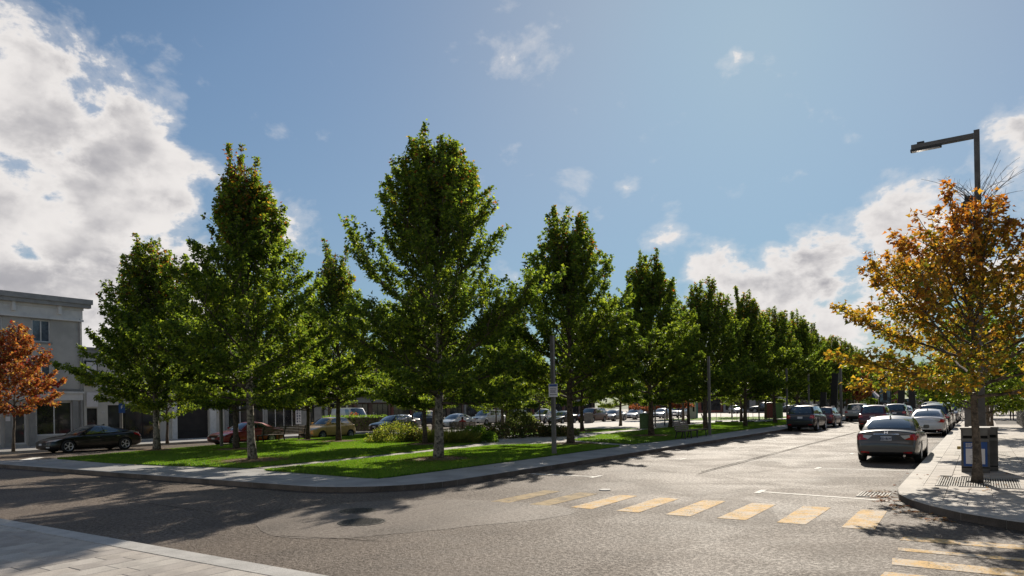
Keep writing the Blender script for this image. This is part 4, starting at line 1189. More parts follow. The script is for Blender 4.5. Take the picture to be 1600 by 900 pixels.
    def pane(fn, u0, u1, v0, v1, name, mat='glass', off=.006, nu=8, nv=5, c=(0, 0, .9)):
        def f(u, v):
            uu, vv = u0 + (u1 - u0) * u, v0 + (v1 - v0) * v; e = .01
            p = fn(uu, vv); a = fn(uu + e, vv) - p; b = fn(uu, vv + e) - p; nn = a.cross(b).normalized()
            if nn.dot(p - Vector(c)) < 0: nn = -nn
            return p + nn * off
        v_, f_ = grid_mesh(f, nu, nv); m_ = MB(); m_.add(v_, f_); me = m_.mesh(name, M[mat]); orient(me, c); return me
    parts.append(('windscreen', pane(lambda u, v: front(u, v), -.90, .90, .10, .93, 'windscreen'), {}))
    rv0 = .14 if K['rear'] == 'sedan' else .12
    if kind != 'cargo': parts.append(('rear_window', pane(lambda u, v: rear(u, v), -.86, .86, rv0, .90, 'rear_window'), {}))
    else:
        for a, b in ((-.8, -.08), (.08, .8)): parts.append(('rear_window', pane(lambda u, v: rear(u, v), a, b, .25, .8, 'rear_window'), {}))
    wins = {'sedan': [(.10, .475), (.50, .82)], 'lift': [(.11, .47), (.495, .84)], 'hatch': [(.10, .52), (.55, .90)], 'suv': [(.09, .40), (.425, .70), (.73, .93)], 'van': [(.12, .36), (.385, .66), (.69, .94)], 'cargo': [(.07, .26)]}[kind]
    for sx in (1, -1):
        for a, b in wins: parts.append(('side_window', pane(side(sx), a, b, .16, .90, 'side_window', nu=6), {}))
        if kind == 'lift':
            def strp(u, v, fn=side(sx)): return fn(u, v)
            parts.append(('window_trim', pane(side(sx), .09, .86, .915, .955, 'window_trim', 'chrome', .009, 14, 1), {}))
            parts.append(('window_trim', pane(side(sx), .09, .86, .09, .125, 'window_trim', 'chrome', .009, 14, 1), {}))
    bv = BVHTree.FromPolygons([v.co for v in body.vertices], [p.vertices for p in body.polygons])

    def proj(axis, sgn, quad, name, mat, off=.007, n=8, m=4):
        """quad: four (a, z) corners, cast on the body along -sgn*axis"""
        q = [Vector(p) for p in quad]; vs = []
        for j in range(m + 1):
            for i in range(n + 1):
                u, v = i / n, j / m; p = (q[0] * (1 - u) + q[1] * u) * (1 - v) + (q[3] * (1 - u) + q[2] * u) * v
                o = Vector((p.x, sgn * 6, p.y)) if axis == 'y' else Vector((sgn * 3, p.x, p.y))
                d = Vector((0, -sgn, 0)) if axis == 'y' else Vector((-sgn, 0, 0))
                h = bv.ray_cast(o, d)
                if h[0] is None: vs.append(None); continue
                vs.append(h[0] + h[1] * off if h[1].dot(d) < 0 else h[0] - h[1] * off)
        fs = [(j * (n + 1) + i, j * (n + 1) + i + 1, (j + 1) * (n + 1) + i + 1, (j + 1) * (n + 1) + i) for j in range(m) for i in range(n)]
        fs = [f for f in fs if all(vs[k] is not None for k in f)]
        if not fs: return
        vs = [v if v is not None else Vector((0, 0, 0)) for v in vs]
        m_ = MB(); m_.add(vs, fs); me = m_.mesh(name, M[mat]); bm = bmesh.new(); bm.from_mesh(me)
        bmesh.ops.delete(bm, geom=[v for v in bm.verts if not v.link_faces], context='VERTS'); bm.to_mesh(me); bm.free(); orient(me, (0, 0, .6)); parts.append((name, me, {}))
    sh = {s[0]: s for s in K['st']}; ws = W
    fz = K['st'][3][3]; rz = K['st'][-5][3] if kind in ('sedan', 'lift') else K['st'][-4][3]
    # front
    for sx in (1, -1):
        proj('y', 1, [(sx * ws * .50, fz - .19), (sx * ws * .90, fz - .12), (sx * ws * .93, fz + .0), (sx * ws * .56, fz - .07)], 'headlight', 'lamp_clear')
        proj('y', 1, [(sx * ws * .62, .30), (sx * ws * .80, .30), (sx * ws * .80, .37), (sx * ws * .62, .37)], 'fog_lamp', 'lamp_clear', n=3, m=2)
    proj('y', 1, [(-ws * .42, fz - .26), (ws * .42, fz - .26), (ws * .46, fz - .13), (-ws * .46, fz - .13)], 'grille', 'black_trim')
    proj('y', 1, [(-ws * .62, .27), (ws * .62, .27), (ws * .58, .42), (-ws * .58, .42)], 'lower_grille', 'black_trim')
    proj('y', 1, [(-.16, .43), (.16, .43), (.16, .53), (-.16, .53)], 'number_plate', 'plate', .012, 3, 2)
    # rear
    if kind in ('sedan', 'lift'):
        for sx in (1, -1):
            proj('y', -1, [(sx * ws * .56, .775), (sx * ws * .905, .745), (sx * ws * .93, .955), (sx * ws * .72, .925)], 'tail_light', 'lamp_red', n=10)
            proj('y', -1, [(sx * ws * .56, .78), (sx * ws * .72, .84), (sx * ws * .70, .905), (sx * ws * .42, .895)], 'reversing_light', 'lamp_clear', .010)
            proj('y', -1, [(sx * ws * .52, .335), (sx * ws * .78, .35), (sx * ws * .78, .40), (sx * ws * .52, .385)], 'reflector', 'lamp_red', n=4, m=2)
            proj('x', sx, [(Y(L - .16), .80), (Y(L - .52), .86), (Y(L - .50), .94), (Y(L - .2), .94)], 'tail_light', 'lamp_red', n=5)
        proj('y', -1, [(-ws * .40, .925), (ws * .40, .925), (ws * .38, .95), (-ws * .38, .95)], 'boot_trim', 'chrome', .010, 8, 1)
        proj('y', -1, [(-ws * .72, .30), (ws * .72, .30), (ws * .62, .375), (-ws * .62, .375)], 'rear_valance', 'black_trim')
        pz = (.735, .865)
    else:
        tz = (K['st'][-4][3] - .22, K['st'][-4][3] + .06); low = kind == 'hatch'
        for sx in (1, -1):
            proj('y', -1, [(sx * ws * .62, tz[0]), (sx * ws * .91, tz[0]), (sx * ws * .91, tz[1]), (sx * ws * .70, tz[1])], 'tail_light', 'lamp_red')
            proj('y', -1, [(sx * ws * .56, .42), (sx * ws * .80, .42), (sx * ws * .80, .47), (sx * ws * .56, .47)], 'reflector', 'lamp_red', n=4, m=2)
        proj('y', -1, [(-ws * .80, .34), (ws * .80, .34), (ws * .78, .56), (-ws * .78, .56)] if kind != 'hatch' else [(-ws * .6, .3), (ws * .6, .3), (ws * .6, .38), (-ws * .6, .38)], 'rear_bumper_trim', 'black_trim')
        pz = (tz[0] - .02, tz[0] + .11)
    proj('y', -1, [(-.155, pz[0]), (.155, pz[0]), (.155, pz[1]), (-.155, pz[1])], 'number_plate', 'plate', .014, 3, 2)
    # sides: shut lines, handles, sill
    doors = {'sedan': (1.45, 2.55, 3.60), 'lift': (1.5, 2.6, 3.7), 'hatch': (1.08, 2.15, 2.95), 'suv': (1.45, 2.5, 3.5), 'van': (1.35, 2.45, 3.7), 'cargo': (1.25, 2.2, 3.6)}[kind]
    zsh = K['st'][6][3]; zlo = K['st'][6][2]
    for sx in (1, -1):
        for i, d in enumerate(doors):
            lean = .0 if i < 2 else (.10 if kind not in ('cargo',) else 0)
            proj('x', sx, [(Y(d), zlo + .10), (Y(d + .014), zlo + .10), (Y(d + .014 + lean), zsh - .015), (Y(d + lean), zsh - .015)], 'door_seam', 'black_trim', .004, 1, 8)
        for d in doors[1:]:
            proj('x', sx, [(Y(d - .24), zsh - .13), (Y(d - .05), zsh - .13), (Y(d - .05), zsh - .10), (Y(d - .24), zsh - .10)], 'door_handle', 'chrome' if kind in ('lift', 'suv') else 'black_trim', .03, 4, 2)
        proj('x', sx, [(Y(K['fa'] + wr + .06), zlo + .03), (Y(K['fa'] + K['wb'] - wr - .06), zlo + .03), (Y(K['fa'] + K['wb'] - wr - .06), zlo + .10), (Y(K['fa'] + wr + .06), zlo + .10)], 'sill_trim', 'black_trim', .008, 10, 2)
        mir = MB(); p = side(sx)(.085, .16)
        hv = [(p.x + sx * (.06 + .17 * (k % 2)), p.y + (.10 if k < 4 else -.02), p.z + (.0 if (k // 2) % 2 == 0 else .125)) for k in range(8)]
        mir.add(hv, [(0, 1, 3, 2), (4, 6, 7, 5), (0, 4, 5, 1), (2, 3, 7, 6), (1, 5, 7, 3), (0, 2, 6, 4)]); mir.cur = 1
        mir.bar((p.x - sx * .02, p.y + .03, p.z + .02), (p.x + sx * .08, p.y + .03, p.z + .04), .05, .03)
        me = mir.mesh('mirror', [M['paint'], M['black_trim']]); bm = bmesh.new(); bm.from_mesh(me); bmesh.ops.recalc_face_normals(bm, faces=bm.faces)
        bmesh.ops.bevel(bm, geom=[e for e in bm.edges], offset=.018, segments=2, affect='EDGES'); bm.to_mesh(me); bm.free(); parts.append(('mirror', me, {}))
    if kind in ('sedan', 'lift'):
        an = MB(); an.add([(0, Y(g['r1'] - .20), H - .02), (-.035, Y(g['r1'] + .02), H - .035), (.035, Y(g['r1'] + .02), H - .035), (0, Y(g['r1'] + .0), H + .055)], [(0, 1, 3), (0, 3, 2), (1, 2, 3), (0, 2, 1)])
        parts.append(('antenna', an.mesh('antenna', M['black_trim']), {}))
    if kind == 'suv':
        for sx in (1, -1):
            rr = MB(); x = g['wt'] * sx * .93; rr.tube([(x, Y(g['f1'] + .25), H - .03), (x, Y(g['f1'] + .35), H + .03), (x, Y(g['r1'] - .3), H + .03), (x, Y(g['r1'] - .15), H - .03)], .016, 6)
            parts.append(('roof_rail', rr.mesh('roof_rail', M['alloy']), {}))
    ex = MB(); ex.tube([(ws * .55, Y(L - .12), .27), (ws * .55, Y(L + .01), .27)], .035, 10); parts.append(('exhaust', ex.mesh('exhaust', M['chrome']), {}))
    # wheels
    ty = MB(); w2 = .105
    ty.lathe([(wr * .66, -w2), (wr * .90, -w2 * 1.02), (wr * .975, -w2 * .9), (wr, -w2 * .6), (wr, w2 * .6), (wr * .975, w2 * .9), (wr * .90, w2 * 1.02), (wr * .66, w2)], 28, 'X')
    tyre = ty.mesh('tyre', M['tyre'], True)
    rim = MB(); rim.lathe([(wr * .60, w2 * .2), (wr * .67, w2 * .95), (wr * .64, w2 * 1.0), (wr * .60, w2 * .82)], 28, 'X')
    ns = {'sedan': 10, 'lift': 5, 'hatch': 7, 'suv': 6, 'van': 7, 'cargo': 5}[kind]
    for k in range(ns):
        a = 2 * pi * k / ns
        for dd in ((-.09, .09) if ns == 5 else (0,)):
            rim.bar((w2 * .80, wr * .10 * cos(a), wr * .10 * sin(a)), (w2 * .84, wr * .63 * cos(a + dd), wr * .63 * sin(a + dd)), wr * .085, .02, up=(1, 0, 0))
    rim.lathe([(wr * .16, w2 * .8), (wr * .15, w2 * .92), (.001, w2 * .94)], 14, 'X')
    rim_me = rim.mesh('rim', M['alloy'])
    br = MB(); br.lathe([(wr * .655, -w2 * .9), (wr * .655, w2 * .25), (.001, w2 * .25)], 20, 'X'); disc = br.mesh('brake_disc', M['black_trim'])
    wheels = []
    for yy in (yf, yr):
        for sx in (1, -1): wheels.append(((ws - .115) * sx, yy, wr, sx))
    _car[kind] = (parts, wheels, tyre, rim_me, disc); return _car[kind]


ncar = 0
def car(kind, x, y, heading, colour, label, z=0.0, group='cars parked round the square', name=None, skip=(), sc=1.0):
    """heading: angle of the front about Z; 0 points to +Y"""
    parts, wheels, tyre, rim, disc = car_parts(kind)
    e = empty(name or {'sedan': 'parked_sedan', 'lift': 'parked_sedan', 'hatch': 'parked_hatchback', 'suv': 'parked_suv', 'van': 'parked_minivan', 'cargo': 'cargo_van'}[kind], (x, y, z), heading, label,
              {'sedan': 'car', 'lift': 'car', 'hatch': 'car', 'suv': 'suv', 'van': 'minivan', 'cargo': 'van'}[kind], group)
    e.scale = (sc, sc, sc)
    out = []
    for nm, me, kw in parts:
        if nm in skip: continue
        o = link_mesh(nm, me, e); o.color = (*colour, 1); out.append(o)
    for (wx, wy, wz, sx) in wheels:
        w = empty('wheel', (wx, wy, wz)); w.parent = e; w.rotation_euler = (rnd.uniform(0, 6), 0, 0 if sx > 0 else pi)
        if sx < 0: w.rotation_euler = (0, 0, pi)
        link_mesh('tyre', tyre, w); link_mesh('rim', rim, w); link_mesh('brake_disc', disc, w)
    return e


def text_part(s, size, loc, rot, mat, parent, name='lettering', ext=.001, align='CENTER', bold=0.0, sx=1.0):
    c = bpy.data.curves.new(name, 'FONT'); c.body = s; c.size = size; c.align_x = align; c.align_y = 'CENTER'; c.extrude = ext; c.offset = bold
    c.materials.append(M[mat]); o = bpy.data.objects.new(name, c); COL.objects.link(o)
    me = bpy.data.meshes.new_from_object(o.evaluated_get(bpy.context.evaluated_depsgraph_get())); bpy.data.objects.remove(o); me.name = name
    o = bpy.data.objects.new(name, me); COL.objects.link(o); o.parent = parent; o.location = loc; o.rotation_euler = rot; o.scale = (sx, 1, 1)
    return o


WHT = (.62, .62, .62); SIL = (.34, .345, .35); GRY = (.070, .064, .060); BLK = (.010, .011, .013); MAR = (.085, .012, .016); RED = (.16, .012, .014)
RS = 'cars parked along the right kerb'; LS = 'cars parked along the left kerb of the street'; BK = 'cars parked beyond the square'; MV = 'vehicles on the street'
hero = car('sedan', -2.50, 27.15, 0, GRY, 'grey sedan parked nearest along the right kerb, plate and red tail lights toward us', group=RS)
text_part('E23 BLW', .098, (0, -2.412 + .009 - .0, .802), (pi / 2, 0, 0), 'ink', hero, ext=.004, bold=.003, sx=.82)
text_part('H', .105, (0, -2.335, .985), (pi / 2 - .5, 0, 0), 'chrome', hero, name='emblem', ext=.006, bold=.004, sx=1.5)
car('sedan', -2.50, 46.6, 0, (.60, .59, .60), 'white sedan parked ahead of the grey sedan along the right kerb', group=RS)
car('suv', -2.50, 53.1, 0, (.018, .016, .016), 'black suv parked just ahead of the white sedan', group=RS)
car('van', -2.55, 60.0, 0, (.03, .04, .03), 'dark minivan parked beside the right kerb, third ahead of the grey sedan', group=RS)
car('suv', -2.5, 72.5, pi, SIL, 'silver suv parked facing us far along the right kerb', group=RS)
car('sedan', -2.5, 80, pi, (.12, .13, .13), 'grey sedan facing us behind the silver suv', group=RS)
car('van', -4.6, 92, 0, (.25, .26, .27), 'light grey minivan farther up the street left of the silver suv', group=MV)
car('suv', -4.9, 104, 0, (.5, .5, .5), 'pale suv far up the street beside the black van', group=MV)
car('suv', -6.15, 55.3, 0, MAR, 'maroon suv driving away in the middle of the street', group=MV)
car('suv', -6.2, 70.5, 0, BLK, 'black car just ahead of the maroon suv', group=MV)
car('sedan', -6.4, 79.5, 0, WHT, 'white sedan two places ahead of the maroon suv', group=MV)
car('cargo', -9.3, 127, 0, (.020, .019, .019), 'black delivery van at the far end of the street', group=MV)
car('suv', -10.25, 52.7, 0, BLK, 'black suv parked along the left kerb beyond the green maples', group=LS, sc=1.04)
car('suv', -10.25, 60.2, 0, MAR, 'dark red suv parked directly ahead of the black one at the left kerb', group=LS, sc=.93)
car('van', -10.25, 77.6, 0, (.33, .33, .31), 'silver minivan parked far along the left kerb before the striped tents', group=LS)
car('lift', -41.35, 19.15, pi, (.006, .006, .007), 'sleek black sedan with chrome window trim in front of the grey building', group=BK, skip=('grille',))
car('sedan', -38.35, 27.0, pi, (.26, .025, .022), 'dark red sedan behind the maple trunks and the long park bench', group=BK, sc=.95)
car('hatch', -38.4, 33.6, pi, (.80, .50, .17), 'yellow-beige hatchback behind the slender maple trunk', group=BK, sc=1.04)
car('cargo', -57.5, 53.6, -pi / 2 - .2, (.62, .62, .63), 'white panel van beyond the flower planter', group=BK)
car('sedan', -45.2, 47.3, pi, BLK, 'black sedan parked left of the round bushes', group=BK)
car('sedan', -49.2, 52.5, pi, SIL, 'silver car half hidden behind the black sedan', group=BK)
car('suv', -53.5, 60.5, pi, (.02, .03, .07), 'dark blue suv behind the black sedan', group=BK)
car('sedan', -43.6, 54.6, pi, WHT, 'white sedan parked behind the ornamental grass', group=BK)
car('van', -47.9, 66.0, pi, (.66, .66, .66), 'white minivan parked behind the dark planting', group=BK)
car('van', -49.5, 73.6, pi, SIL, 'silver minivan directly behind the white minivan', group=BK)
car('suv', -44.1, 72.6, pi, (.64, .64, .64), 'white crossover parked right of the white minivan', group=BK)
car('sedan', -40.4, 70.4, pi, (.06, .065, .06), 'dark green-grey sedan seen left of the two-topped maple trunk', group=BK)
car('van', -39.2, 75.6, pi, (.10, .02, .025), 'maroon minivan parked behind the grey utility box', group=BK)
car('sedan', -43.6, 86, pi, (.5, .5, .5), 'pale sedan behind the maroon minivan', group=BK)
car('sedan', -39.6, 82.3, pi, SIL, 'silver sedan parked right of the maroon minivan', group=BK)
car('sedan', -40.2, 90.4, pi, WHT, 'left white sedan of the two parked behind the green cabinet', group=BK)
car('sedan', -38.9, 97.0, pi, (.55, .56, .57), 'right white sedan of the two parked behind the green cabinet', group=BK)
car('suv', -38.3, 102.5, pi, (.66, .66, .66), 'white suv parked left of the maroon tree', group=BK)
car('hatch', -40.0, 138, pi + .6, (.5, .5, .5), 'silver hatchback on the far cross street', group=BK, sc=1.1)
car('suv', -36.0, 144, pi / 2 + .2, (.012, .014, .02), 'black pickup-sized suv side-on at the far cross street', group=BK, sc=1.25)
car('sedan', -31, 141, pi / 2 + .3, (.02, .02, .025), 'dark car behind the red box on the far cross street', group=BK)

# ================================================================== BUILDINGS
_bm = {}
def shared(key, fn):
    if key not in _bm: _bm[key] = fn()
    return _bm[key]


def building(loc, rz, L, H, depth, openings, wall, label, roof='flat', cornice=None, name='building', band=None, cat='building'):
    """local x runs along the front, the front looks towards -y"""
    e = empty(name, loc, rz, label, cat)
    xs = sorted({0, L, *[o[0] for o in openings], *[o[1] for o in openings]}); zs = sorted({0, H, *[o[2] for o in openings], *[o[3] for o in openings]})
    mb = MB(); t = .28
    for i in range(len(xs) - 1):
        run = None
        for j in range(len(zs) - 1):
            cx, cz = (xs[i] + xs[i + 1]) / 2, (zs[j] + zs[j + 1]) / 2
            if not any(o[0] < cx < o[1] and o[2] < cz < o[3] for o in openings):
                if run is None: run = zs[j]
            elif run is not None: mb.bb(xs[i], xs[i + 1], 0, t, run, zs[j]); run = None
        if run is not None: mb.bb(xs[i], xs[i + 1], 0, t, run, zs[-1])
    mb.bb(0, .3, t, depth, 0, H); mb.bb(L - .3, L, t, depth, 0, H); mb.bb(.3, L - .3, depth - .3, depth, 0, H)
    mb.build('wall', wall, e)
    mb = MB(); mb.bb(.3, L - .3, t, depth - .3, H - .45, H - .3); mb.build('roof', M['roof_metal'], e)
    mb = MB(); mb.bb(.3, L - .3, 1.6, 1.7, 0, H - .5); mb.build('interior', M['panel_dark'], e)
    if cornice:
        cm, ch, cd = cornice
        mb = MB(); mb.bb(-.02, L + .02, -.10, -.002, H - ch * 1.0, H - ch * .42); mb.bb(-.06, L + .06, -.16, -.002, H - ch * .52, H - ch * .40); mb.bb(-.06, L + .06, -.16, -.002, H - ch * 1.06, H - ch * .97)
        x = .15
        while x < L: mb.bb(x - .09, x + .09, -.30, -.101, H - ch * .80, H - ch * .40); x += 2.55
        mb.build('frieze', cm, e)
        mb = MB(); mb.bb(-cd, L + cd, -cd, 0, H - ch * .40, H - ch * .22); mb.bb(-cd - .08, L + cd + .08, -cd - .08, .3, H - ch * .22, H + .02); mb.build('cornice', M['trim_grey'], e)
    for o in openings:
        x0, x1, z0, z1, ty = o[:5]; w, h = x1 - x0, z1 - z0; cx, cz = (x0 + x1) / 2, (z0 + z1) / 2
        if ty == 'window':
            f = shared(('wf', round(w, 2), round(h, 2)), lambda: (lambda m: (m.bb(-w / 2, -w / 2 + .07, .06, .14, -h / 2, h / 2), m.bb(w / 2 - .07, w / 2, .06, .14, -h / 2, h / 2), m.bb(-w / 2 + .07, w / 2 - .07, .06, .14, h / 2 - .07, h / 2), m.bb(-w / 2 + .07, w / 2 - .07, .06, .14, -h / 2, -h / 2 + .07), m.bb(-.03, .03, .065, .13, -h / 2 + .07, h / 2 - .07), m)[-1])(MB()).mesh('window', M['trim_white']))
            wd = link_mesh('window', f, e, (cx, 0, cz))
            p = shared(('wp', round(w, 2), round(h, 2)), lambda: (lambda m: (m.bb(-w / 2 + .05, w / 2 - .05, .10, .115, -h / 2 + .05, h / 2 - .05), m)[-1])(MB()).mesh('pane', M['pane_sky']))
            link_mesh('pane', p, wd)
            q = shared(('wc', round(w, 2), round(h, 2)), lambda: (lambda m: (m.bb(-w / 2 + .05, w / 2 - .05, .20, .22, -h / 2, h / 2), m)[-1])(MB()).mesh('curtain', M['curtain']))
            link_mesh('curtain', q, wd)
            s = shared(('ws', round(w, 2)), lambda: (lambda m: (m.bb(-w / 2 - .08, w / 2 + .08, -.08, .10, -.10, 0), m)[-1])(MB()).mesh('sill', M['trim_grey']))
            link_mesh('sill', s, e, (cx, 0, z0))
            s = shared(('wl', round(w, 2)), lambda: (lambda m: (m.bb(-w / 2 - .10, w / 2 + .10, -.06, .05, 0, .20), m)[-1])(MB()).mesh('lintel', M['trim_grey']))
            link_mesh('lintel', s, e, (cx, 0, z1))
        elif ty in ('shop', 'door'):
            nm = o[5] if len(o) > 5 else 2; fm = o[6] if len(o) > 6 else 'trim_white'
            m = MB(); m.bb(x0, x0 + .07, .08, .2, z0, z1); m.bb(x1 - .07, x1, .08, .2, z0, z1); m.bb(x0 + .07, x1 - .07, .08, .2, z1 - .08, z1); m.bb(x0 + .07, x1 - .07, .08, .2, z0, z0 + .10)
            for k in range(1, nm): xx = x0 + w * k / nm; m.bb(xx - .03, xx + .03, .09, .19, z0 + .10, z1 - .08)
            fr = m.build('shop_window' if ty == 'shop' else 'door', M[fm], e)
            for k in range(nm):
                a, b = x0 + w * k / nm + .035, x0 + w * (k + 1) / nm - .035
                m = MB(); m.bb(a, b, .12, .14, z0 + .08, z1 - .06); m.build('pane', M['glass_shop'], fr)
            if ty == 'door': m = MB(); m.bar((x1 - .16, .05, z0 + .9), (x1 - .16, .05, z0 + 1.25), .03); m.bb(x1 - .17, x1 - .15, .05, .09, z0 + .95, z0 + .97); m.build('handle', M['chrome'], fr)
        elif ty == 'garage':
            n = 6
            for k in range(n): m = MB(); m.bb(x0 + .02, x1 - .02, .14, .2, z0 + h * k / n + .008, z0 + h * (k + 1) / n - .008); m.build('door_panel', M['panel_dark'], e)
    if band:
        z0, z1, bm_ = band; mb = MB(); mb.bb(.05, L - .05, -.14, -.003, z0, z1); mb.bb(0, L, -.22, -.003, z1, z1 + .12); mb.build('fascia', bm_, e)
    return e


def u_(px): # y on the west fronts (x=-49) for a picture column
    r = (px - 803) / 1089; return 49 * (.831 + .5563 * r) / (.5563 - .831 * r)
y0 = 8.0
ops = []
for yc in (9.3, 11.85, 14.4, 17.3, 19.92): ops += [(yc - .52 - y0, yc + .52 - y0, 6.65, 8.05, 'window'), (yc - .52 - y0, yc + .52 - y0, 4.15, 5.5, 'window')]
ops += [(19.55 - y0, 21.65 - y0, .75, 2.9, 'shop', 2), (18.25 - y0, 19.0 - y0, .28, 2.75, 'door', 1), (16.9 - y0, 17.65 - y0, .28, 2.75, 'door', 1), (10.5 - y0, 14.5 - y0, .75, 2.9, 'shop', 3)]
b1 = building((-49, y0, 0), pi / 2, 22.3 - y0, 9.55, 12, ops, M['stucco'], 'three storey grey stucco building with white cornice at the left edge', cornice=(M['trim_white'], 1.35, .42), band=(2.98, 3.42, M['trim_white']), name='stucco_building')
for ya in (18.0, 19.28, 21.78, 15.6): m = MB(); m.bb(ya - y0 - .16, ya - y0 + .16, -.12, -.004, .0, 2.95); m.bb(ya - y0 - .2, ya - y0 + .2, -.15, -.005, 0, .4); m.build('pilaster', M['trim_grey'], b1)
m = MB(); m.bb(.0, 22.3 - y0, -.55, -.004, 0, .14); m.build('step', M['concrete'], b1)
m = MB(); m.tube([(14.15, -.07, .1), (14.15, -.07, 8.3)], .05, 8); [m.bb(14.08, 14.22, -.1, -.004, z_, z_ + .04) for z_ in (1.0, 3.6, 5.6, 7.6)]; m.build('downpipe', M['trim_grey'], b1)
m = MB(); m.bb(17.86 - y0, 18.1 - y0, -.13, -.121, 1.72, 2.0); m.build('door_plate', M['sign_white'], b1)
m = MB(); m.bb(.02, 22.28 - y0, -.035, -.003, 3.62, 3.72); m.build('string_course', M['trim_grey'], b1)
m = MB(); m.bb(19.62 - y0, 20.5 - y0, .25, .27, 1.2, 2.6); m.build('notice_board', M['black_trim'], b1)
y0 = 22.34
ops = [(22.52 - y0, 23.18 - y0, .9, 2.45, 'shop', 1, 'black_trim'), (23.85 - y0, 27.45 - y0, .25, 2.65, 'shop', 3, 'black_trim'), (28.75 - y0, 31.25 - y0, .12, 3.3, 'garage')]
b2 = building((-49, y0, 0), pi / 2, 10.25, 6.4, 12, ops, M['stucco_pale'], 'low pale building with a dark garage door and dark shop window beside the grey building', name='shop_building', band=(6.1, 6.36, M['trim_grey']))
for ya, w in ((28.5, .36), (31.55, .5)): m = MB(); m.bb(ya - y0 - w / 2, ya - y0 + w / 2, -.1, -.004, 0, 3.6); m.build('pilaster', M['white_wall'], b2)
m = MB(); m.bb(22.50 - y0, 23.2 - y0, -.07, -.005, 2.55, 3.5); m.build('blank_sign', M['sign_white'], b2)
m = MB(); m.bb(22.42 - y0, 23.2 - y0, -.09, -.006, 3.95, 5.6); m.build('sign_frame', M['black_trim'], b2)
m = MB(); m.bb(22.5 - y0, 23.14 - y0, -.10, -.0905, 4.05, 5.5); m.build('blank_sign', M['sign_white'], b2)
text_part('77', .26, (23.52 - y0, -.012, 2.12), (pi / 2, 0, 0), 'sign_white', b2, name='house_number', ext=.01, bold=.006)
y0 = 32.62
ops = [(.3, 3.6, .55, 3.3, 'shop', 3), (3.9, 7.3, .55, 3.3, 'shop', 4), (7.9, 8.8, .15, 2.9, 'door', 1, 'black_trim')] + [(x, x + 1.1, 4.3, 5.7, 'window') for x in (1.0, 3.4, 5.8, 8.0)]
b3 = building((-49, y0, 0), pi / 2, 9.6, 6.9, 12, ops, M['trim_grey'], 'white mullioned shop front behind the red sedan and long bench', name='shop_building', band=(3.4, 3.9, M['trim_white']))
e = empty('vertical_banner', (-48.45, u_(459), 0), 0, 'tall narrow white banner with black lettering by the shop corner', 'banner')
m = MB(); m.bb(-.03, .03, -.28, .28, .9, 3.6); m.build('panel', M['sign_white'], e)
m = MB()
for k in range(11):
    zz_ = 1.05 + k * .23; m.bb(.031, .036, -.2, -.08, zz_, zz_ + .16)
    m.bb(.031, .036, .02 + .05 * (k % 2), .2, zz_ + .03, zz_ + .07); m.bb(.031, .036, .02, .08 + .05 * (k % 3), zz_ + .09, zz_ + .17)
m.build('lettering', M['ink'], e); m = MB(); m.tube([(0, 0, 0), (0, 0, .9)], .03, 6); m.build('post', M['steel_dark'], e)
e = empty('clipped_hedge', (-52.5, 48.5, 0), 0, 'low dark green hedge behind the long bench and yellow hatchback', 'hedge'); e.rotation_euler.z = .2
P_ = R.uniform((-4.5, -.6, .1), (4.5, .6, 1.5), (5200, 3)); A_ = unit(R.normal(0, 1, (5200, 3))); N_ = unit(R.normal(0, 1, (5200, 3)))
V_, F_ = leaf_faces(P_, A_, N_, R.uniform(.08, .15, 5200), R); me = np_mesh('foliage', V_, F_, M['leaf']); colour_attr(me, np.repeat(np.array(g_)[R.integers(0, 3, 5200)], 6, 0)); link_mesh('foliage', me, e)['kind'] = 'stuff'
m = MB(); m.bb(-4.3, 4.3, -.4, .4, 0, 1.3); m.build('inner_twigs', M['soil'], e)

# rows of buildings far behind the square
row = [(50, 9, 7.6, 'brick_red', 'red brick shop house with tan ground floor beyond the white van'), (59.2, 7.5, 6.6, 'stucco_pale', 'pale rendered house right of the red brick shop house'), (66.9, 8, 8.2, 'brick_brown', 'brown brick building behind the silver minivan'),
       (75.1, 9, 7.4, 'brick_red', 'dark red brick building behind the white crossover'), (84.3, 8, 6.6, 'brick_brown', 'low brown building in the middle of the western row'), (92.5, 10, 8.4, 'trim_grey', 'grey office front in the western row'),
       (102.7, 11, 7.5, 'brick_brown', 'long brown building left of the white kiosk'), (114, 12, 8.0, 'brick_red', 'red building at the north end of the western row'), (126.2, 14, 7.0, 'brick_brown', 'brown building farthest up the western row')]
for i, (y0, L, H, mt, lab) in enumerate(row):
    n = int(L // 2.4); ops = [(k * L / n + .5, k * L / n + 1.6, 4.3, 5.9, 'window') for k in range(n)] + [(.5, L * .45, .5, 2.9, 'shop', 3, 'black_trim'), (L * .55, L - .4, .5, 2.9, 'shop', 3, 'black_trim')]
    building((-72, y0, 0), pi / 2, L, H, 10, ops, M[mt], lab, band=(3.05, 3.6, M[['trim_white', 'panel_dark', 'trim_grey'][i % 3]]), name='row_building')
row2 = [(-72, 12, 7.5, 'brick_brown', 'brown building at the left end of the northern row'), (-59.8, 11, 6.8, 'brick_red', 'red brick building in the northern row behind the silver hatchback'), (-48.6, 13, 8.0, 'trim_grey', 'grey building in the northern row behind the black pickup-sized suv'),
        (-35.4, 11, 6.8, 'stucco_pale', 'pale building in the northern row behind the red box')]
for i, (x0, L, H, mt, lab) in enumerate(row2):
    n = int(L // 2.4); ops = [(k * L / n + .5, k * L / n + 1.6, 4.3, 5.9, 'window') for k in range(n)] + [(.5, L * .45, .5, 2.9, 'shop', 3, 'black_trim'), (L * .55, L - .4, .5, 2.9, 'shop', 3, 'black_trim')]
    building((x0, 158, 0), 0, L, H, 10, ops, M[mt], lab, band=(3.05, 3.6, M[['trim_white', 'panel_dark'][i % 2]]), name='row_building')
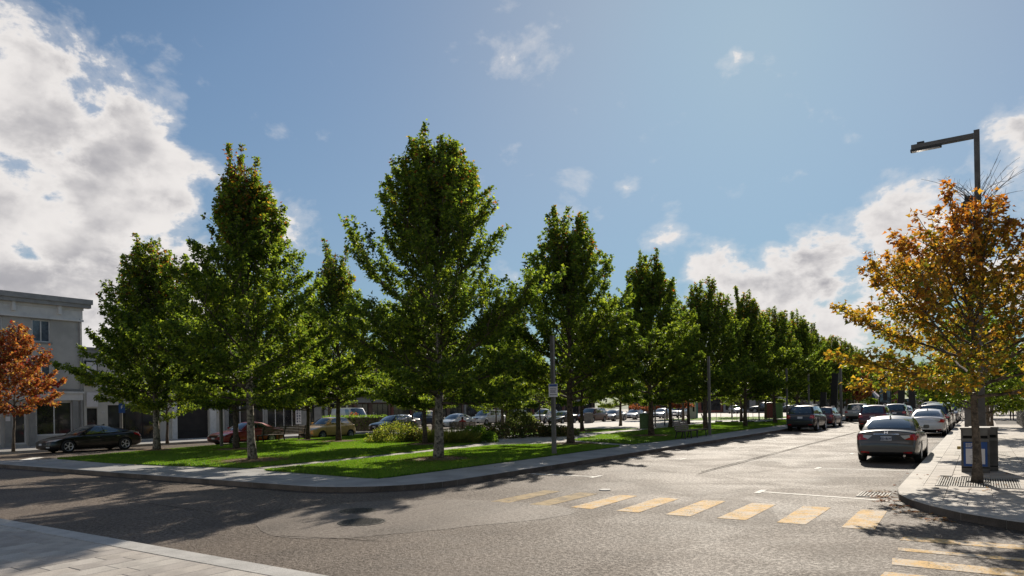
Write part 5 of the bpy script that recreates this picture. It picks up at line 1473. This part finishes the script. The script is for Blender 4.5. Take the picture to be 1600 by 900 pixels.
building((-34, 178, 0), 0, 19, 8.3, 10, [(k * 2.6 + 1, k * 2.6 + 2.1, 4.6, 6.2, 'window') for k in range(7)] + [(1, 17, .5, 3, 'shop', 6)], M['brick_red'], 'red brick building behind the striped tents at the street end', name='brick_building')
building((-14.5, 196, 0), 0, 20, 6.1, 12, [(3, 5, .3, 3, 'garage'), (9, 12, .3, 3, 'garage')], M['trim_grey'], 'plain grey hall closing the street on the right', name='grey_hall')
building((4.7, 112, 0), 0, 12, 9.5, 14, [(k * 2.3 + .5, k * 2.3 + 1.7, z, z + 1.5, 'window') for k in range(5) for z in (1.2, 4.2, 7.0)], M['stucco_pale'], 'beige building at the right edge far along the pavement', name='beige_building')
ops = [(k * 3.0 + .8, k * 3.0 + 2.0, z, z + 1.7, 'window') for k in range(9) for z in (4.6, 7.6)] + [(k * 6.8 + .6, k * 6.8 + 5.8, .5, 3.2, 'shop', 4) for k in range(4)]
building((8.2, 52, ZE), -pi / 2, 28, 10.5, 10, ops, M['stucco_pale'], 'beige row of shops along the right pavement', name='row_building')
building((8.2, 106, ZE), -pi / 2, 50, 9.5, 10, [(k * 3.2 + .8, k * 3.2 + 2.0, 4.6, 6.3, 'window') for k in range(15)], M['brick_brown'], 'brown brick row farther along the right pavement', name='row_building')
sheet('west_pavement', [(-49, -10), (-43.2, -10), (-43.2, 42.5), (-49, 42.5)], ZI - .012, M['concrete']) 
m = MB(); m.bb(-43.2, -43.0, -10, 42.5, -.02, ZI); o = m.build('west_kerb', M['concrete']); o['kind'] = 'structure'

# ================================================================== STREET FURNITURE
# tall lamp post behind the orange tree
LX, LY = .02, 25.3
e = empty('street_lamp', (LX, LY, ZE), 0, 'tall square steel street lamp with a straight arm above the orange tree', 'street lamp')
m = MB(); m.bb(-.17, .17, -.17, .17, 0, .03); m.build('base_plate', M['steel'], e)
m = MB(); m.bb(-.09, .09, -.09, .09, .03, 8.1); m.build('pole', M['steel'], e)
m = MB(); m.bb(-.075, .075, -.075, .075, 8.1, 9.95); m.build('upper_pole', M['steel'], e)
m = MB(); m.bb(-1.72, -.076, -.06, .06, 9.72, 9.87); m.bb(-1.60, -.3, -.075, .075, 9.745, 9.80); m.build('arm', M['steel'], e)
m = MB(); m.bb(-1.74, -.90, -.10, .10, 9.66, 9.72); m.bb(-1.56, -1.36, -.05, .05, 9.871, 9.93); hd = m.build('lamp_head', M['steel_dark'], e)
m = MB(); m.bb(-1.70, -.95, -.08, .08, 9.648, 9.659); m.build('lens', M['lamp_clear'], hd)
m = MB(); m.bb(-.42, -.115, -.10, .10, 7.62, 7.82); m.bar((-.40, 0, 7.82), (-.11, 0, 7.98), .04); m.bb(-.34, -.115, -.06, .06, 7.83, 8.0); m.build('floodlight', M['steel_dark'], e)
m = MB(); m.bb(-.5, -.11, -.03, .03, 7.3, 7.34); m.bb(.11, .5, -.03, .03, 7.3, 7.34); m.build('bracket', M['steel'], e)
m = MB(); rr_ = random.Random(8)
for k in range(26):
    a = rr_.uniform(0, 2 * pi); sgn = rr_.choice([-1, 1, 1]); x = .1 * cos(a); L_ = rr_.uniform(.8, 1.9); pts = [Vector((x, .08 * sin(a), 7.2 + rr_.uniform(0, .6)))]
    d = Vector((cos(a) * .45 * sgn, sin(a) * .4, 1)).normalized()
    for q in range(9):
        d = (d + Vector((cos(a) * .10 * sgn * (1 if sgn > 0 else -.3) + rr_.uniform(-.07, .07), rr_.uniform(-.07, .07), -.13 * (1 if k % 3 == 0 else .25)))).normalized(); pts.append(pts[-1] + d * L_ / 9)
    m.tube(pts, list(np.linspace(.014, .004, len(pts))), 4, cap=False)
    for q in (4, 6): m.tube([pts[q], pts[q] + Vector((rr_.uniform(-.2, .2), rr_.uniform(-.2, .2), .22))], [.006, .003], 3, cap=False)
o = m.build('dry_branches', M['bark'], None); o.location = (LX, LY, ZE); tag(o, 'bare dry vine branches sticking out round the top of the tall lamp post', 'branches', kind='thing')
e = empty('parking_sign', (LX - .24, LY + 5.5, ZE), 0, 'blue rectangular sign on a thin post left of the orange tree trunk', 'sign')
m = MB(); m.tube([(0, 0, 0), (0, 0, 3.3)], .03, 8); m.build('post', M['steel_grey'], e)
m = MB(); m.bb(-.17, .17, -.045, -.031, 2.72, 3.24); pn = m.build('panel', M['sign_blue'], e)
m = MB(); m.bb(-.13, .13, -.0475, -.0455, 2.78, 2.81); m.bb(-.13, .13, -.0475, -.0455, 3.12, 3.15); m.cur = 1; m.bb(-.08, .10, -.0475, -.0455, 2.88, 3.05); m.build('print', [M['sign_white'], M['green_light']], pn)

def square_pole(x, y, h, label, sign=False, w=.135, face=.55, head=False, name='lamp_pole', z=ZL):
    e = empty(name, (x, y, z), 0, label, 'pole')
    m = MB(); m.bb(-w * .85, w * .85, -w * .85, w * .85, 0, .02); m.build('base_plate', M['steel_grey'], e)
    m = MB(); m.bb(-w / 2, w / 2, -w / 2, w / 2, .02, h); m.build('pole', M['steel_grey'], e)
    if head: m = MB(); m.bb(-w * .6, w * .6, -w * .6, w * .6, h, h + .5); m.build('lamp_head', M['sign_white'], e)
    if sign:
        s = empty('sign', (0, 0, sign)); s.parent = e; s.rotation_euler = (0, 0, face)
        m = MB(); m.bb(-.17, .17, -.165, -.15, -.25, .25); m.bb(-.02, .02, -.15, -.06, -.1, .1); m.build('panel', M['sign_white'], s)
        m = MB(); m.bb(-.15, .15, -.168, -.1655, .145, .235); m.build('header', M['sign_blue'], s)
        m = MB()
        for zz_, a, b in ((.075, -.12, .11), (.01, -.12, .12), (-.035, -.10, .09), (-.08, -.11, .11)):
            x0 = a
            while x0 < b: ww = .018 + .02 * ((int(x0 * 1000) * 7) % 3) / 2; m.bb(x0, min(b, x0 + ww), -.168, -.1655, zz_ - .012, zz_ + .014); x0 += ww + .011
        m.build('lettering', M['ink'], s)
        m = MB(); m.bb(-.10, .10, -.168, -.1655, -.175, -.155); m.add([(-.10, -.168, -.19), (-.10, -.168, -.14), (-.135, -.168, -.165)], [(0, 1, 2)]); m.add([(.10, -.168, -.19), (.135, -.168, -.165), (.10, -.168, -.14)], [(0, 1, 2)]); m.build('arrow', M['black_trim'], s)
    return e
square_pole(-13.62, 23.05, 4.55, 'square grey pole with a white and blue parking sign at the lawn edge', sign=2.45)
square_pole(-13.15, 40.1, 4.6, 'square grey pole without sign beside the slatted bench')
square_pole(-34.0, 22.4, 4.6, 'slim grey pole in front of the red sedan bonnet', w=.13)
square_pole(-13.1, 59.5, 4.6, 'square pole between the red and green boxes and the black suv')
square_pole(-12.2, 63.5, 4.1, 'grey lamp pole with a pale lamp head behind the parked black suv', head=True, w=.12)
square_pole(-19.9, 77.2, 3.6, 'thin dark pole on the far lawn left of the red box', w=.12)
square_pole(-22.4, 54.4, 3.2, 'thin dark post just right of the green cabinet', w=.10)
square_pole(-12.2, 80, 7.0, 'tall dark lamp post with cables at the far end of the row', w=.24)
e = empty('parking_sign_pole', (-46.0, 23.2, ZI), 0, 'grey pole with a small blue parking sign behind the black car', 'pole')
m = MB(); m.tube([(0, 0, 0), (0, 0, 6.5)], [.11, .07], 10); m.build('pole', M['steel_grey'], e); m = MB(); m.bb(.12, .135, -.2, .2, 1.95, 2.55); m.build('panel', M['sign_blue'], e)
text_part('P', .3, (.137, 0, 2.3), (pi / 2, 0, pi / 2), 'sign_white', e, ext=.002)

# waste station behind the orange tree
def bin_unit(x, y, label, poster):
    e = empty('waste_bin', (x, y, ZE), 0, label, 'waste bin', 'twin grey waste bins')
    m = MB(); m.bb(-.30, .30, 0, .50, .0, .86); m.bb(-.30, -.26, 0, .5, .86, 1.08); m.bb(.26, .30, 0, .5, .86, 1.08); m.bb(-.26, .26, .46, .5, .86, 1.08); m.build('housing', M['steel'], e)
    m = MB(); m.bb(-.32, .32, -.02, .52, 1.08, 1.13); m.bb(-.26, .26, -.012, .004, .93, 1.08); m.build('lid', M['steel_grey'], e)
    m = MB(); m.bb(-.255, .255, .002, .05, .862, .93); m.bb(-.29, .29, -.006, -.001, .115, .14); m.build('slot', M['hole'], e)
    m = MB(); m.bb(-.285, .285, -.008, -.001, .78, .85); m.build('trim_strip', M['steel_grey'], e)
    if poster:
        m = MB(); m.bb(-.25, .25, -.012, -.0015, .16, .77); p = m.build('poster', M['sign_blue'], e)
        m = MB()
        for k, (a, b) in enumerate(((-.20, -.0), (-.20, -.02), (-.20, -.08))):
            x0 = a
            while x0 < b: m.bb(x0, min(b, x0 + .028), -.0145, -.0125, .715 - k * .034, .736 - k * .034); x0 += .036
        m.bb(-.20, .12, -.0145, -.0125, .622, .626); m.lathe([(.026, 0), (.0001, .0)], 12); 
        m.build('lettering', M['sign_white'], p)
        m = MB(); m.bb(-.20, .20, -.0145, -.0125, .22, .60); mp_ = m.build('map', M['sign_white'], p)
        m = MB(); r2 = random.Random(3)
        for k in range(5):
            c = (r2.uniform(-.15, .15), r2.uniform(.28, .55)); pts = [Vector((c[0] + r2.uniform(-.06, .06) * q * .4, -.016, c[1] + (q - 3) * .022 + r2.uniform(-.01, .01))) for q in range(7)]
            pts = [Vector((max(-.19, min(.19, p_.x)), p_.y, max(.23, min(.59, p_.z)))) for p_ in pts]
            m.tube(pts, .0025, 4)
        m.build('map_lines', M['ink'], mp_)
    return e
bin_unit(-.13, 20.95, 'grey waste bin with a blue poster right behind the orange tree trunk', True)
bin_unit(.05, 21.52, 'plain grey waste bin standing behind the one with the blue poster', False)
m = MB(); m.bb(-.52, -.44, 21.1, 21.25, .72, .80); o = m.build('yellow_box', M['yellow_box']); 
o.name = 'ashtray'; tag(o, 'small yellow box fixed to the left side of the waste bin', 'ashtray')
o.location = (0, 0, 0)
e = empty('service_cabinet', (-.12, 47.2, ZE), 0, 'tall grey cabinet beyond the waste bins, behind the orange tree trunk', 'cabinet')
m = MB(); m.bb(-.5, .5, 0, .5, .05, 1.7); m.build('body', M['steel_grey'], e); m = MB(); m.bb(-.52, .52, -.02, .52, 1.7, 1.75); m.build('roof', M['steel'], e); m = MB(); m.bb(-.42, .42, -.012, -.001, .15, 1.6); m.build('door', M['steel_grey'], e)
e = empty('parking_meter', (-.75, 52.5, ZE), 0, 'narrow grey parking meter post left of the tall cabinet', 'parking meter')
m = MB(); m.bb(-.12, .12, -.1, .1, 0, 1.2); m.build('post', M['steel_grey'], e); m = MB(); m.bb(-.19, .19, -.14, .14, 1.2, 1.75); m.build('head', M['steel'], e)

# benches
def bench(x, y, rz, L, backL, label, arms=True):
    e = empty('park_bench', (x, y, ZI), rz, label, 'bench', 'slatted benches of the square')
    n = 5
    for k in range(n): m = MB(); xx = -.22 + k * .105; m.bb(xx, xx + .085, -L / 2, L / 2, .42, .455); m.build('slat', M['wood'], e)
    for k in range(5): m = MB(); zz_ = .52 + k * .095; m.box((-.27 - k * .028, -L / 2 + backL / 2, zz_), (.03, backL, .072), M=Matrix.Rotation(radians(-15), 3, 'Y')); m.build('back_slat', M['wood'], e)
    ys = [-L / 2 + .12, -L / 2 + backL / 2, -L / 2 + backL - .12] + ([L / 2 - .12] if L - backL > .4 else [])
    for i, yy in enumerate(ys):
        m = MB(); m.bar((-.20, yy, .41), (-.30, yy, 0), .045, .06, up=(0, 1, 0)); m.bar((.22, yy, .41), (.26, yy, 0), .045, .06, up=(0, 1, 0)); m.bar((-.24, yy, .395), (.28, yy, .395), .045, .05); m.build('leg', M['steel_dark'], e)
        if i < 3: m = MB(); m.bar((-.25, yy, .40), (-.42, yy, .97), .045, .035, up=(0, 1, 0)); m.build('back_support', M['steel_dark'], e)
    return e
bench(-13.25, 37.3, 0, 3.6, 2.1, 'slatted wooden bench with a part-length back beside the street pavement of the square')
bench(-36.1, 27.9, pi, 3.3, 3.3, 'long dark slatted bench in front of the red sedan and yellow hatchback')
bench(-20.8, 62.5, .3, 2.4, 1.8, 'farther slatted bench behind the third maple trunk of the street row')
e = empty('picnic_table', (-22.6, 58.0, ZI), .4, 'low pale table surface between the two benches of the inner lawn', 'table')
for k in range(4): m = MB(); m.bb(-.4 + k * .2, -.4 + k * .2 + .18, -1.6, 1.6, .68, .72); m.build('plank', M['wood'], e)
for yy in (-1.2, 1.2): m = MB(); m.bar((-.35, yy, .68), (-.4, yy, 0), .05); m.bar((.35, yy, .68), (.4, yy, 0), .05); m.build('leg', M['steel_dark'], e)

def cabinet(x, y, w, d, h, mat, label, rz=0, legs=False, name='cabinet', z=ZI):
    e = empty(name, (x, y, z), rz, label, 'cabinet'); b = .12 if legs else 0
    m = MB(); m.bb(-w / 2, w / 2, -d / 2, d / 2, b, h); m.build('body', mat, e)
    m = MB(); m.bb(-w / 2 - .03, w / 2 + .03, -d / 2 - .03, d / 2 + .03, h, h + .05); m.build('lid', mat, e)
    m = MB(); m.bb(-w / 2 + .06, w / 2 - .06, -d / 2 - .012, -d / 2 - .001, b + .08, h - .08); m.build('door', mat, e)
    if legs:
        for sx in (-1, 1):
            for sy in (-1, 1): m = MB(); m.bb(sx * (w / 2 - .08) - .03, sx * (w / 2 - .08) + .03, sy * (d / 2 - .08) - .03, sy * (d / 2 - .08) + .03, 0, b); m.build('leg', M['steel_dark'], e)
    return e
cabinet(*pix(1008, 669.5, ZI), .66, .6, 1.15, M['green_paint'], 'dark green waste cabinet at the plaza edge left of the slatted bench')
cabinet(*pix(920, 661, ZI), .8, .6, 1.05, M['steel_grey'], 'grey utility cabinet in front of the maroon minivan')
cabinet(*pix(1206, 655, ZI), .85, .7, 1.75, M['red_paint'], 'red cabinet on short legs left of the forked maple trunk', legs=True)
cabinet(*pix(1218, 655, ZI), .62, .7, 1.75, M['green_light'], 'light green cabinet on short legs right of the forked maple trunk', legs=True)
e = empty('info_kiosk', (*pix(1084, 654, ZI), ZI), .3, 'white information stand with a teal side on the far lawn', 'information stand')
m = MB(); m.bb(-.5, .35, -.25, .25, 0, 2.1); m.build('panel', M['sign_white'], e); m = MB(); m.bb(.36, .52, -.22, .22, 0, 2.1); m.build('side_panel', pm('teal', (.05, .32, .34), .5), e); m = MB(); m.bb(-.1, .12, -.262, -.251, .9, 1.9); m.build('display', M['black_trim'], e)
bx = [pix(1123, 660, ZI), pix(1148, 660, ZI), pix(1173, 660, ZI), pix(1199, 660, ZI)]
for i, (x, y) in enumerate(bx):
    e = empty('barrier_stand', (x, y, ZI), .5, ['leftmost', 'second', 'third', 'rightmost'][i] + ' of the four low metal barrier stands with black feet across the far lawn', 'barrier', 'low metal barrier stands')
    for sx in (-.22, .22): m = MB(); m.tube([(sx, 0, 0), (sx, 0, 1.0)], .02, 6); m.build('post', M['steel_grey'], e)
    m = MB(); m.bb(-.32, .32, -.2, .2, 0, .14); m.build('foot', M['steel_dark'], e)
    if i < 3:
        L_ = (Vector(bx[i + 1]) - Vector((x, y))).length; ang = math.atan2(bx[i + 1][1] - y, bx[i + 1][0] - x) - .5
        m = MB(); m.bar((.0, 0, 1.0), (L_ * cos(ang), L_ * sin(ang), 1.0), .03); m.build('rail', M['steel_grey'], e)

# flower planter
px0 = pix(553, 671, 0)
e = empty('flower_planter', (*px0, 0), .4, 'square pale concrete planter with an orange-red plant beyond the yellow hatchback', 'planter')
m = MB(); m.add([(-.42, -.42, 0), (.42, -.42, 0), (.42, .42, 0), (-.42, .42, 0), (-.52, -.52, .9), (.52, -.52, .9), (.52, .52, .9), (-.52, .52, .9)], [(0, 1, 5, 4), (1, 2, 6, 5), (2, 3, 7, 6), (3, 0, 4, 7), (4, 5, 6, 7)]); m.build('pot', M['planter'], e)
P_ = R.normal(0, 1, (500, 3)) * np.array([.28, .28, .22]) + np.array([0, 0, 1.2]); V_, F_ = leaf_faces(P_, unit(R.normal(0, 1, (500, 3)) + np.array([0, 0, 1])), unit(R.normal(0, 1, (500, 3))), R.uniform(.1, .2, 500), R)
me = np_mesh('plant', V_, F_, M['leaf_warm']); colour_attr(me, np.repeat(np.array([(.30, .08, .03), (.25, .12, .04), (.07, .10, .03)])[R.integers(0, 3, 500)], 6, 0)); link_mesh('plant', me, e)['kind'] = 'stuff'

# tents, poster panels and dark monoliths at the street end
def tent(x, y, w, he, hp, mats, label):
    e = empty('event_tent', (x, y, 0), 0, label, 'tent')
    for sx in (-1, 1):
        for sy in (-1, 1): m = MB(); m.tube([(sx * w / 2, sy * w / 2, 0), (sx * w / 2, sy * w / 2, he)], .03, 6); m.build('leg', M['sign_white'], e)
    n = 7
    for sd in range(4):
        a = Vector([(-1, -1), (1, -1), (1, 1), (-1, 1)][sd]) * w / 2; b = Vector([(1, -1), (1, 1), (-1, 1), (-1, -1)][sd]) * w / 2
        for k in range(n):
            p, q = a.lerp(b, k / n), a.lerp(b, (k + 1) / n); m = MB()
            m.add([(p.x, p.y, he - .25), (q.x, q.y, he - .25), (q.x, q.y, he), (p.x, p.y, he), (q.x * .04, q.y * .04, hp), (p.x * .04, p.y * .04, hp)], [(0, 1, 2, 3), (3, 2, 4, 5)]); m.build('canopy_panel', M[mats[k % len(mats)]], e)
    m = MB(); m.bb(-w / 2 + .2, w / 2 - .2, -w / 2 + .1, -w / 2 + .5, 0, .9); m.build('counter', M['canvas_white'], e)
tent(-17.4, 118, 3.0, 2.6, 3.7, ['canvas_red'], 'plain red event tent at the street end')
tent(-14.3, 118.5, 3.2, 2.6, 4.2, ['canvas_white', 'canvas_navy', 'canvas_white', 'canvas_red'], 'white tent with red and blue stripes at the street end')
def panel(x, y, w, h, z0, label, mat, tilt=0.0, art=None, name='poster_panel', cat='panel'):
    e = empty(name, (x, y, 0), 0, label, cat); Mx = Matrix.Rotation(tilt, 3, 'Y')
    m = MB(); m.box(Mx @ Vector((0, 0, z0 + h / 2)), (w, .28, h), M=Mx); m.build('body', M[mat], e)
    if art:
        m = MB(); m.box(Mx @ Vector((0, -.15, z0 + h * .62)), (w * .86, .01, h * .5), M=Mx); m.build('poster', M[art], e)
        m = MB(); m.box(Mx @ Vector((0, -.158, z0 + h * .55)), (w * .34, .006, h * .22), M=Mx); m.box(Mx @ Vector((0, -.158, z0 + h * .72)), (w * .2, .006, h * .11), M=Mx); m.build('figure', M['panel_dark'], e)
    if z0 > 0: m = MB(); m.tube([(-w * .35, 0, 0), (-w * .35, 0, z0)], .04, 6); m.tube([(w * .35, 0, 0), (w * .35, 0, z0)], .04, 6); m.build('post', M['steel_dark'], e)
panel(-12.6, 77.5, .62, 4.9, 0, 'tall dark leaning monolith beside the tall dark lamp post', 'steel_dark', .06, name='leaning_monolith', cat='monolith')
panel(-12.4, 70.5, .5, 2.9, 0, 'short dark leaning monolith ahead of the dark red suv', 'steel_dark', .06, name='leaning_monolith', cat='monolith')
panel(-15.6, 114.5, 1.7, 1.5, 2.9, 'grey poster board with a dark figure above the tents', 'steel_grey', 0, 'poster_grey')
panel(-11.3, 112, 1.5, 4.7, 0, 'dark upright panel with a blue-green poster right of the tents', 'steel_dark', 0, 'poster_art')
panel(-9.9, 118, .9, 5.0, 0, 'left one of two plain dark slabs behind the poster panel', 'steel_dark', .05, name='leaning_monolith', cat='monolith')
panel(-8.6, 122, .9, 5.2, 0, 'right one of two plain dark slabs near the black delivery van', 'steel_dark', -.04, name='leaning_monolith', cat='monolith')
m = MB()
for (a, b, sag) in (((-12.2, 80, 6.9), (-5.5, 100, 7.6), .9), ((-12.2, 80, 6.7), (-1, 95, 7.4), 1.2)):
    a, b = Vector(a), Vector(b); m.tube([a.lerp(b, t) - Vector((0, 0, 4 * sag * t * (1 - t))) for t in np.linspace(0, 1, 14)], .02, 4)
o = m.build('overhead_cable', M['steel_dark']); tag(o, 'dark cables sagging from the tall dark lamp post over the street', 'cable')

# terrace rail, parasol, bicycles
e = empty('terrace_fence', (2.2, 49.5, ZE), 0, 'black upright terrace fence at the right edge of the picture', 'fence')
for k in range(14): m = MB(); m.bb(-.06, .06, k * .95, k * .95 + .5, .05, 1.28); m.build('board', M['black_trim'], e)
m = MB(); m.bb(-.03, .03, -.1, 13.2, 1.28, 1.34); m.build('rail', M['black_trim'], e)
e = empty('parasol', (4.0, 62, ZE), 0, 'white parasol behind the black terrace fence', 'parasol')
m = MB(); m.tube([(0, 0, 0), (0, 0, 2.1)], .03, 6); m.build('pole', M['steel_dark'], e)
m = MB(); m.lathe([(1.35, 1.62), (1.1, 1.86), (.7, 2.05), (.02, 2.2)], 8); m.build('canopy', M['canvas_white'], e)


def bicycle(x, y, rz, label, z=ZE):
    e = empty('bicycle', (x, y, z), rz, label, 'bicycle', 'bicycles on the right pavement'); r = .34
    for xx in (-.52, .52):
        w = empty('wheel', (xx, 0, r)); w.parent = e; pts = [(r * cos(a), 0, r * sin(a)) for a in np.linspace(0, 2 * pi, 25)]
        m = MB(); m.tube(pts, .02, 6, cap=False); m.build('tyre', M['tyre'], w)
        m = MB()
        for k in range(10): m.tube([(0, 0, 0), (r * cos(k * pi / 5), 0, r * sin(k * pi / 5))], .003, 3, cap=False)
        m.tube([(0, -.04, 0), (0, .04, 0)], .02, 6); m.build('spoke', M['alloy'], w)
    m = MB()
    bbk, st, hd, hd2, rw, fw = (-.08, 0, .30), (-.25, 0, .82), (.36, 0, .85), (.40, 0, .66), (-.52, 0, r), (.52, 0, r)
    for a, b in ((bbk, st), (st, hd), (bbk, hd2), (hd, hd2), (hd2, fw), (bbk, rw), (st, rw)): m.tube([a, b], .016, 6)
    m.build('frame', M['steel_dark'], e)
    m = MB(); m.tube([hd, (.34, 0, 1.0), (.34, .25, 1.02)], .013, 6); m.tube([(.34, 0, 1.0), (.34, -.25, 1.02)], .013, 6); m.build('handlebar', M['alloy'], e)
    m = MB(); m.box((-.28, 0, .90), (.26, .13, .05)); m.tube([st, (-.27, 0, .88)], .012, 6); m.build('saddle', M['black_trim'], e)
bicycle(-.95, 62.5, .25, 'bicycle parked at the kerb right of the parked cars')
bicycle(1.3, 88, .2, 'left bicycle of the far pair on the right pavement')
bicycle(2.2, 88.6, .3, 'right bicycle of the far pair on the right pavement')

# ================================================================== PEOPLE
def person(loc, rz, J, label, top, legs, hair='hair', sc=1.0):
    """J: joint positions; the body is one skinned surface, clothes follow it"""
    e = empty('person', loc, rz, label, 'person'); e.scale = (sc,) * 3
    names = list(J); idx = {k: i for i, k in enumerate(names)}
    edges = [('pelvis', 'waist'), ('waist', 'chest'), ('chest', 'neck'), ('neck', 'head'), ('head', 'crown')]
    for s in 'lr': edges += [('pelvis', 'hip' + s), ('hip' + s, 'knee' + s), ('knee' + s, 'ankle' + s), ('ankle' + s, 'toe' + s), ('chest', 'sh' + s), ('sh' + s, 'el' + s), ('el' + s, 'wr' + s), ('wr' + s, 'hand' + s)] + [('wr' + s, 'thumb' + s)]
    rad = dict(pelvis=.135, waist=.125, chest=.155, neck=.055, head=.095, crown=.07, hip=.085, knee=.058, ankle=.04, toe=.035, sh=.06, el=.042, wr=.028, hand=.03, thumb=.012)
    me = bpy.data.meshes.new('body'); me.from_pydata([J[k] for k in names], [(idx[a], idx[b]) for a, b in edges], [])
    ob = bpy.data.objects.new('tmp', me); COL.objects.link(ob); sk = ob.modifiers.new('s', 'SKIN'); sk.use_smooth_shade = True
    for i, k in enumerate(names):
        base_ = k[:-1] if k[-1] in 'lr' and k[:-1] in rad else k; r = rad[base_]; me.skin_vertices[0].data[i].radius = (r, r * (.72 if k in ('pelvis', 'waist', 'chest') else 1))
    me.skin_vertices[0].data[idx['pelvis']].use_root = True
    sb = ob.modifiers.new('b', 'SUBSURF'); sb.levels = 1
    dg = bpy.context.evaluated_depsgraph_get(); b = bpy.data.meshes.new_from_object(ob.evaluated_get(dg)); bpy.data.objects.remove(ob); b.name = 'body'
    b.materials.clear()
    for m_ in (M['skin'], M[top], M[legs], M['hair'], M['black_trim']): b.materials.append(m_)
    ne, pe = J['neck'][2], J['pelvis'][2]
    arm = [Vector(J[k]) for k in ('wrl', 'wrr', 'handl', 'handr')]; shoes = [Vector(J[k]) for k in ('anklel', 'ankler', 'toel', 'toer')]
    legj = [(Vector(J['hip' + s]), Vector(J['knee' + s]), Vector(J['ankle' + s])) for s in 'lr']
    for p in b.polygons:
        c = p.center
        if (c - Vector(J['head'])).length < .2 and c.z > ne + .04: p.material_index = 3 if (c.z > J['head'][2] + .03 or c.y < J['head'][1] - .02) else 0
        elif min((c - a).length for a in arm) < .09: p.material_index = 0
        elif min((c - a).length for a in shoes) < .075: p.material_index = 4
        elif min(min((c - h).length, (c - k).length, (c - a).length, (c - h.lerp(k, .5)).length, (c - k.lerp(a, .5)).length) for h, k, a in legj) < .15 and c.z < pe + .03: p.material_index = 2
        else: p.material_index = 1
    link_mesh('body', b, e)
    return e
walk = dict(pelvis=(0, 0, .95), waist=(0, 0, 1.1), chest=(0, .01, 1.33), neck=(0, .02, 1.50), head=(0, .04, 1.62), crown=(0, .035, 1.71), hipl=(-.09, 0, .88), kneel=(-.09, .14, .48), anklel=(-.09, .02, .09), toel=(-.09, .16, .04),
            hipr=(.09, 0, .88), kneer=(.09, -.02, .47), ankler=(.09, -.26, .13), toer=(.09, -.16, .04), shl=(-.19, 0, 1.42), ell=(-.25, -.08, 1.15), wrl=(-.24, .04, .93), handl=(-.23, .08, .85), thumbl=(-.20, .08, .89),
            shr=(.19, 0, 1.42), elr=(.25, .02, 1.15), wrr=(.25, .14, .95), handr=(.24, .18, .88), thumbr=(.21, .17, .91))
M['hair_'] = M['hair']
pp = person((2.15, 71.5, ZE), 0, walk, 'person in black top and trousers walking away along the right pavement', 'cloth_black', 'cloth_black')
m = MB(); m.box((0, -.115, 1.35), (.26, .01, .05)); m.build('back_print', M['sign_white'], pp)
sit = dict(walk); sit.update(pelvis=(0, 0, .52), waist=(0, -.02, .68), chest=(0, .0, .92), neck=(0, .04, 1.08), head=(0, .07, 1.2), crown=(0, .07, 1.29), hipl=(-.10, .06, .50), kneel=(-.13, .46, .50), anklel=(-.13, .46, .09), toel=(-.13, .60, .04),
    hipr=(.10, .06, .50), kneer=(.13, .46, .50), ankler=(.13, .44, .09), toer=(.13, .58, .04), shl=(-.19, .0, 1.0), ell=(-.25, .06, .75), wrl=(-.16, .30, .62), handl=(-.12, .38, .60), thumbl=(-.10, .36, .63), shr=(.19, .0, 1.0), elr=(.25, .06, .75), wrr=(.16, .30, .62), handr=(.12, .38, .60), thumbr=(.10, .36, .63))
sx_, sy_ = -28.9, 36.9
person((sx_, sy_, ZI), .6, sit, 'person in a red top sitting behind the ornamental grass', 'cloth_red', 'cloth_black')
b_ = bench(sx_ + .05, sy_ - .02, .6 + pi / 2, 1.8, 1.8, 'short slatted bench behind the bushes, with the person in red on it')
stand = dict(walk); stand.update(kneel=(-.09, .03, .48), anklel=(-.10, 0, .09), toel=(-.11, .13, .04), kneer=(.09, .03, .48), ankler=(.10, 0, .09), toer=(.11, .13, .04))
person((-14.6, 109.5, 0), 2.9, stand, 'distant person in red standing before the striped tent', 'cloth_red', 'cloth_black')
person((-8.3, 108, 0), 1.0, stand, 'distant person in dark clothes left of the black delivery van', 'cloth_black', 'cloth_black')
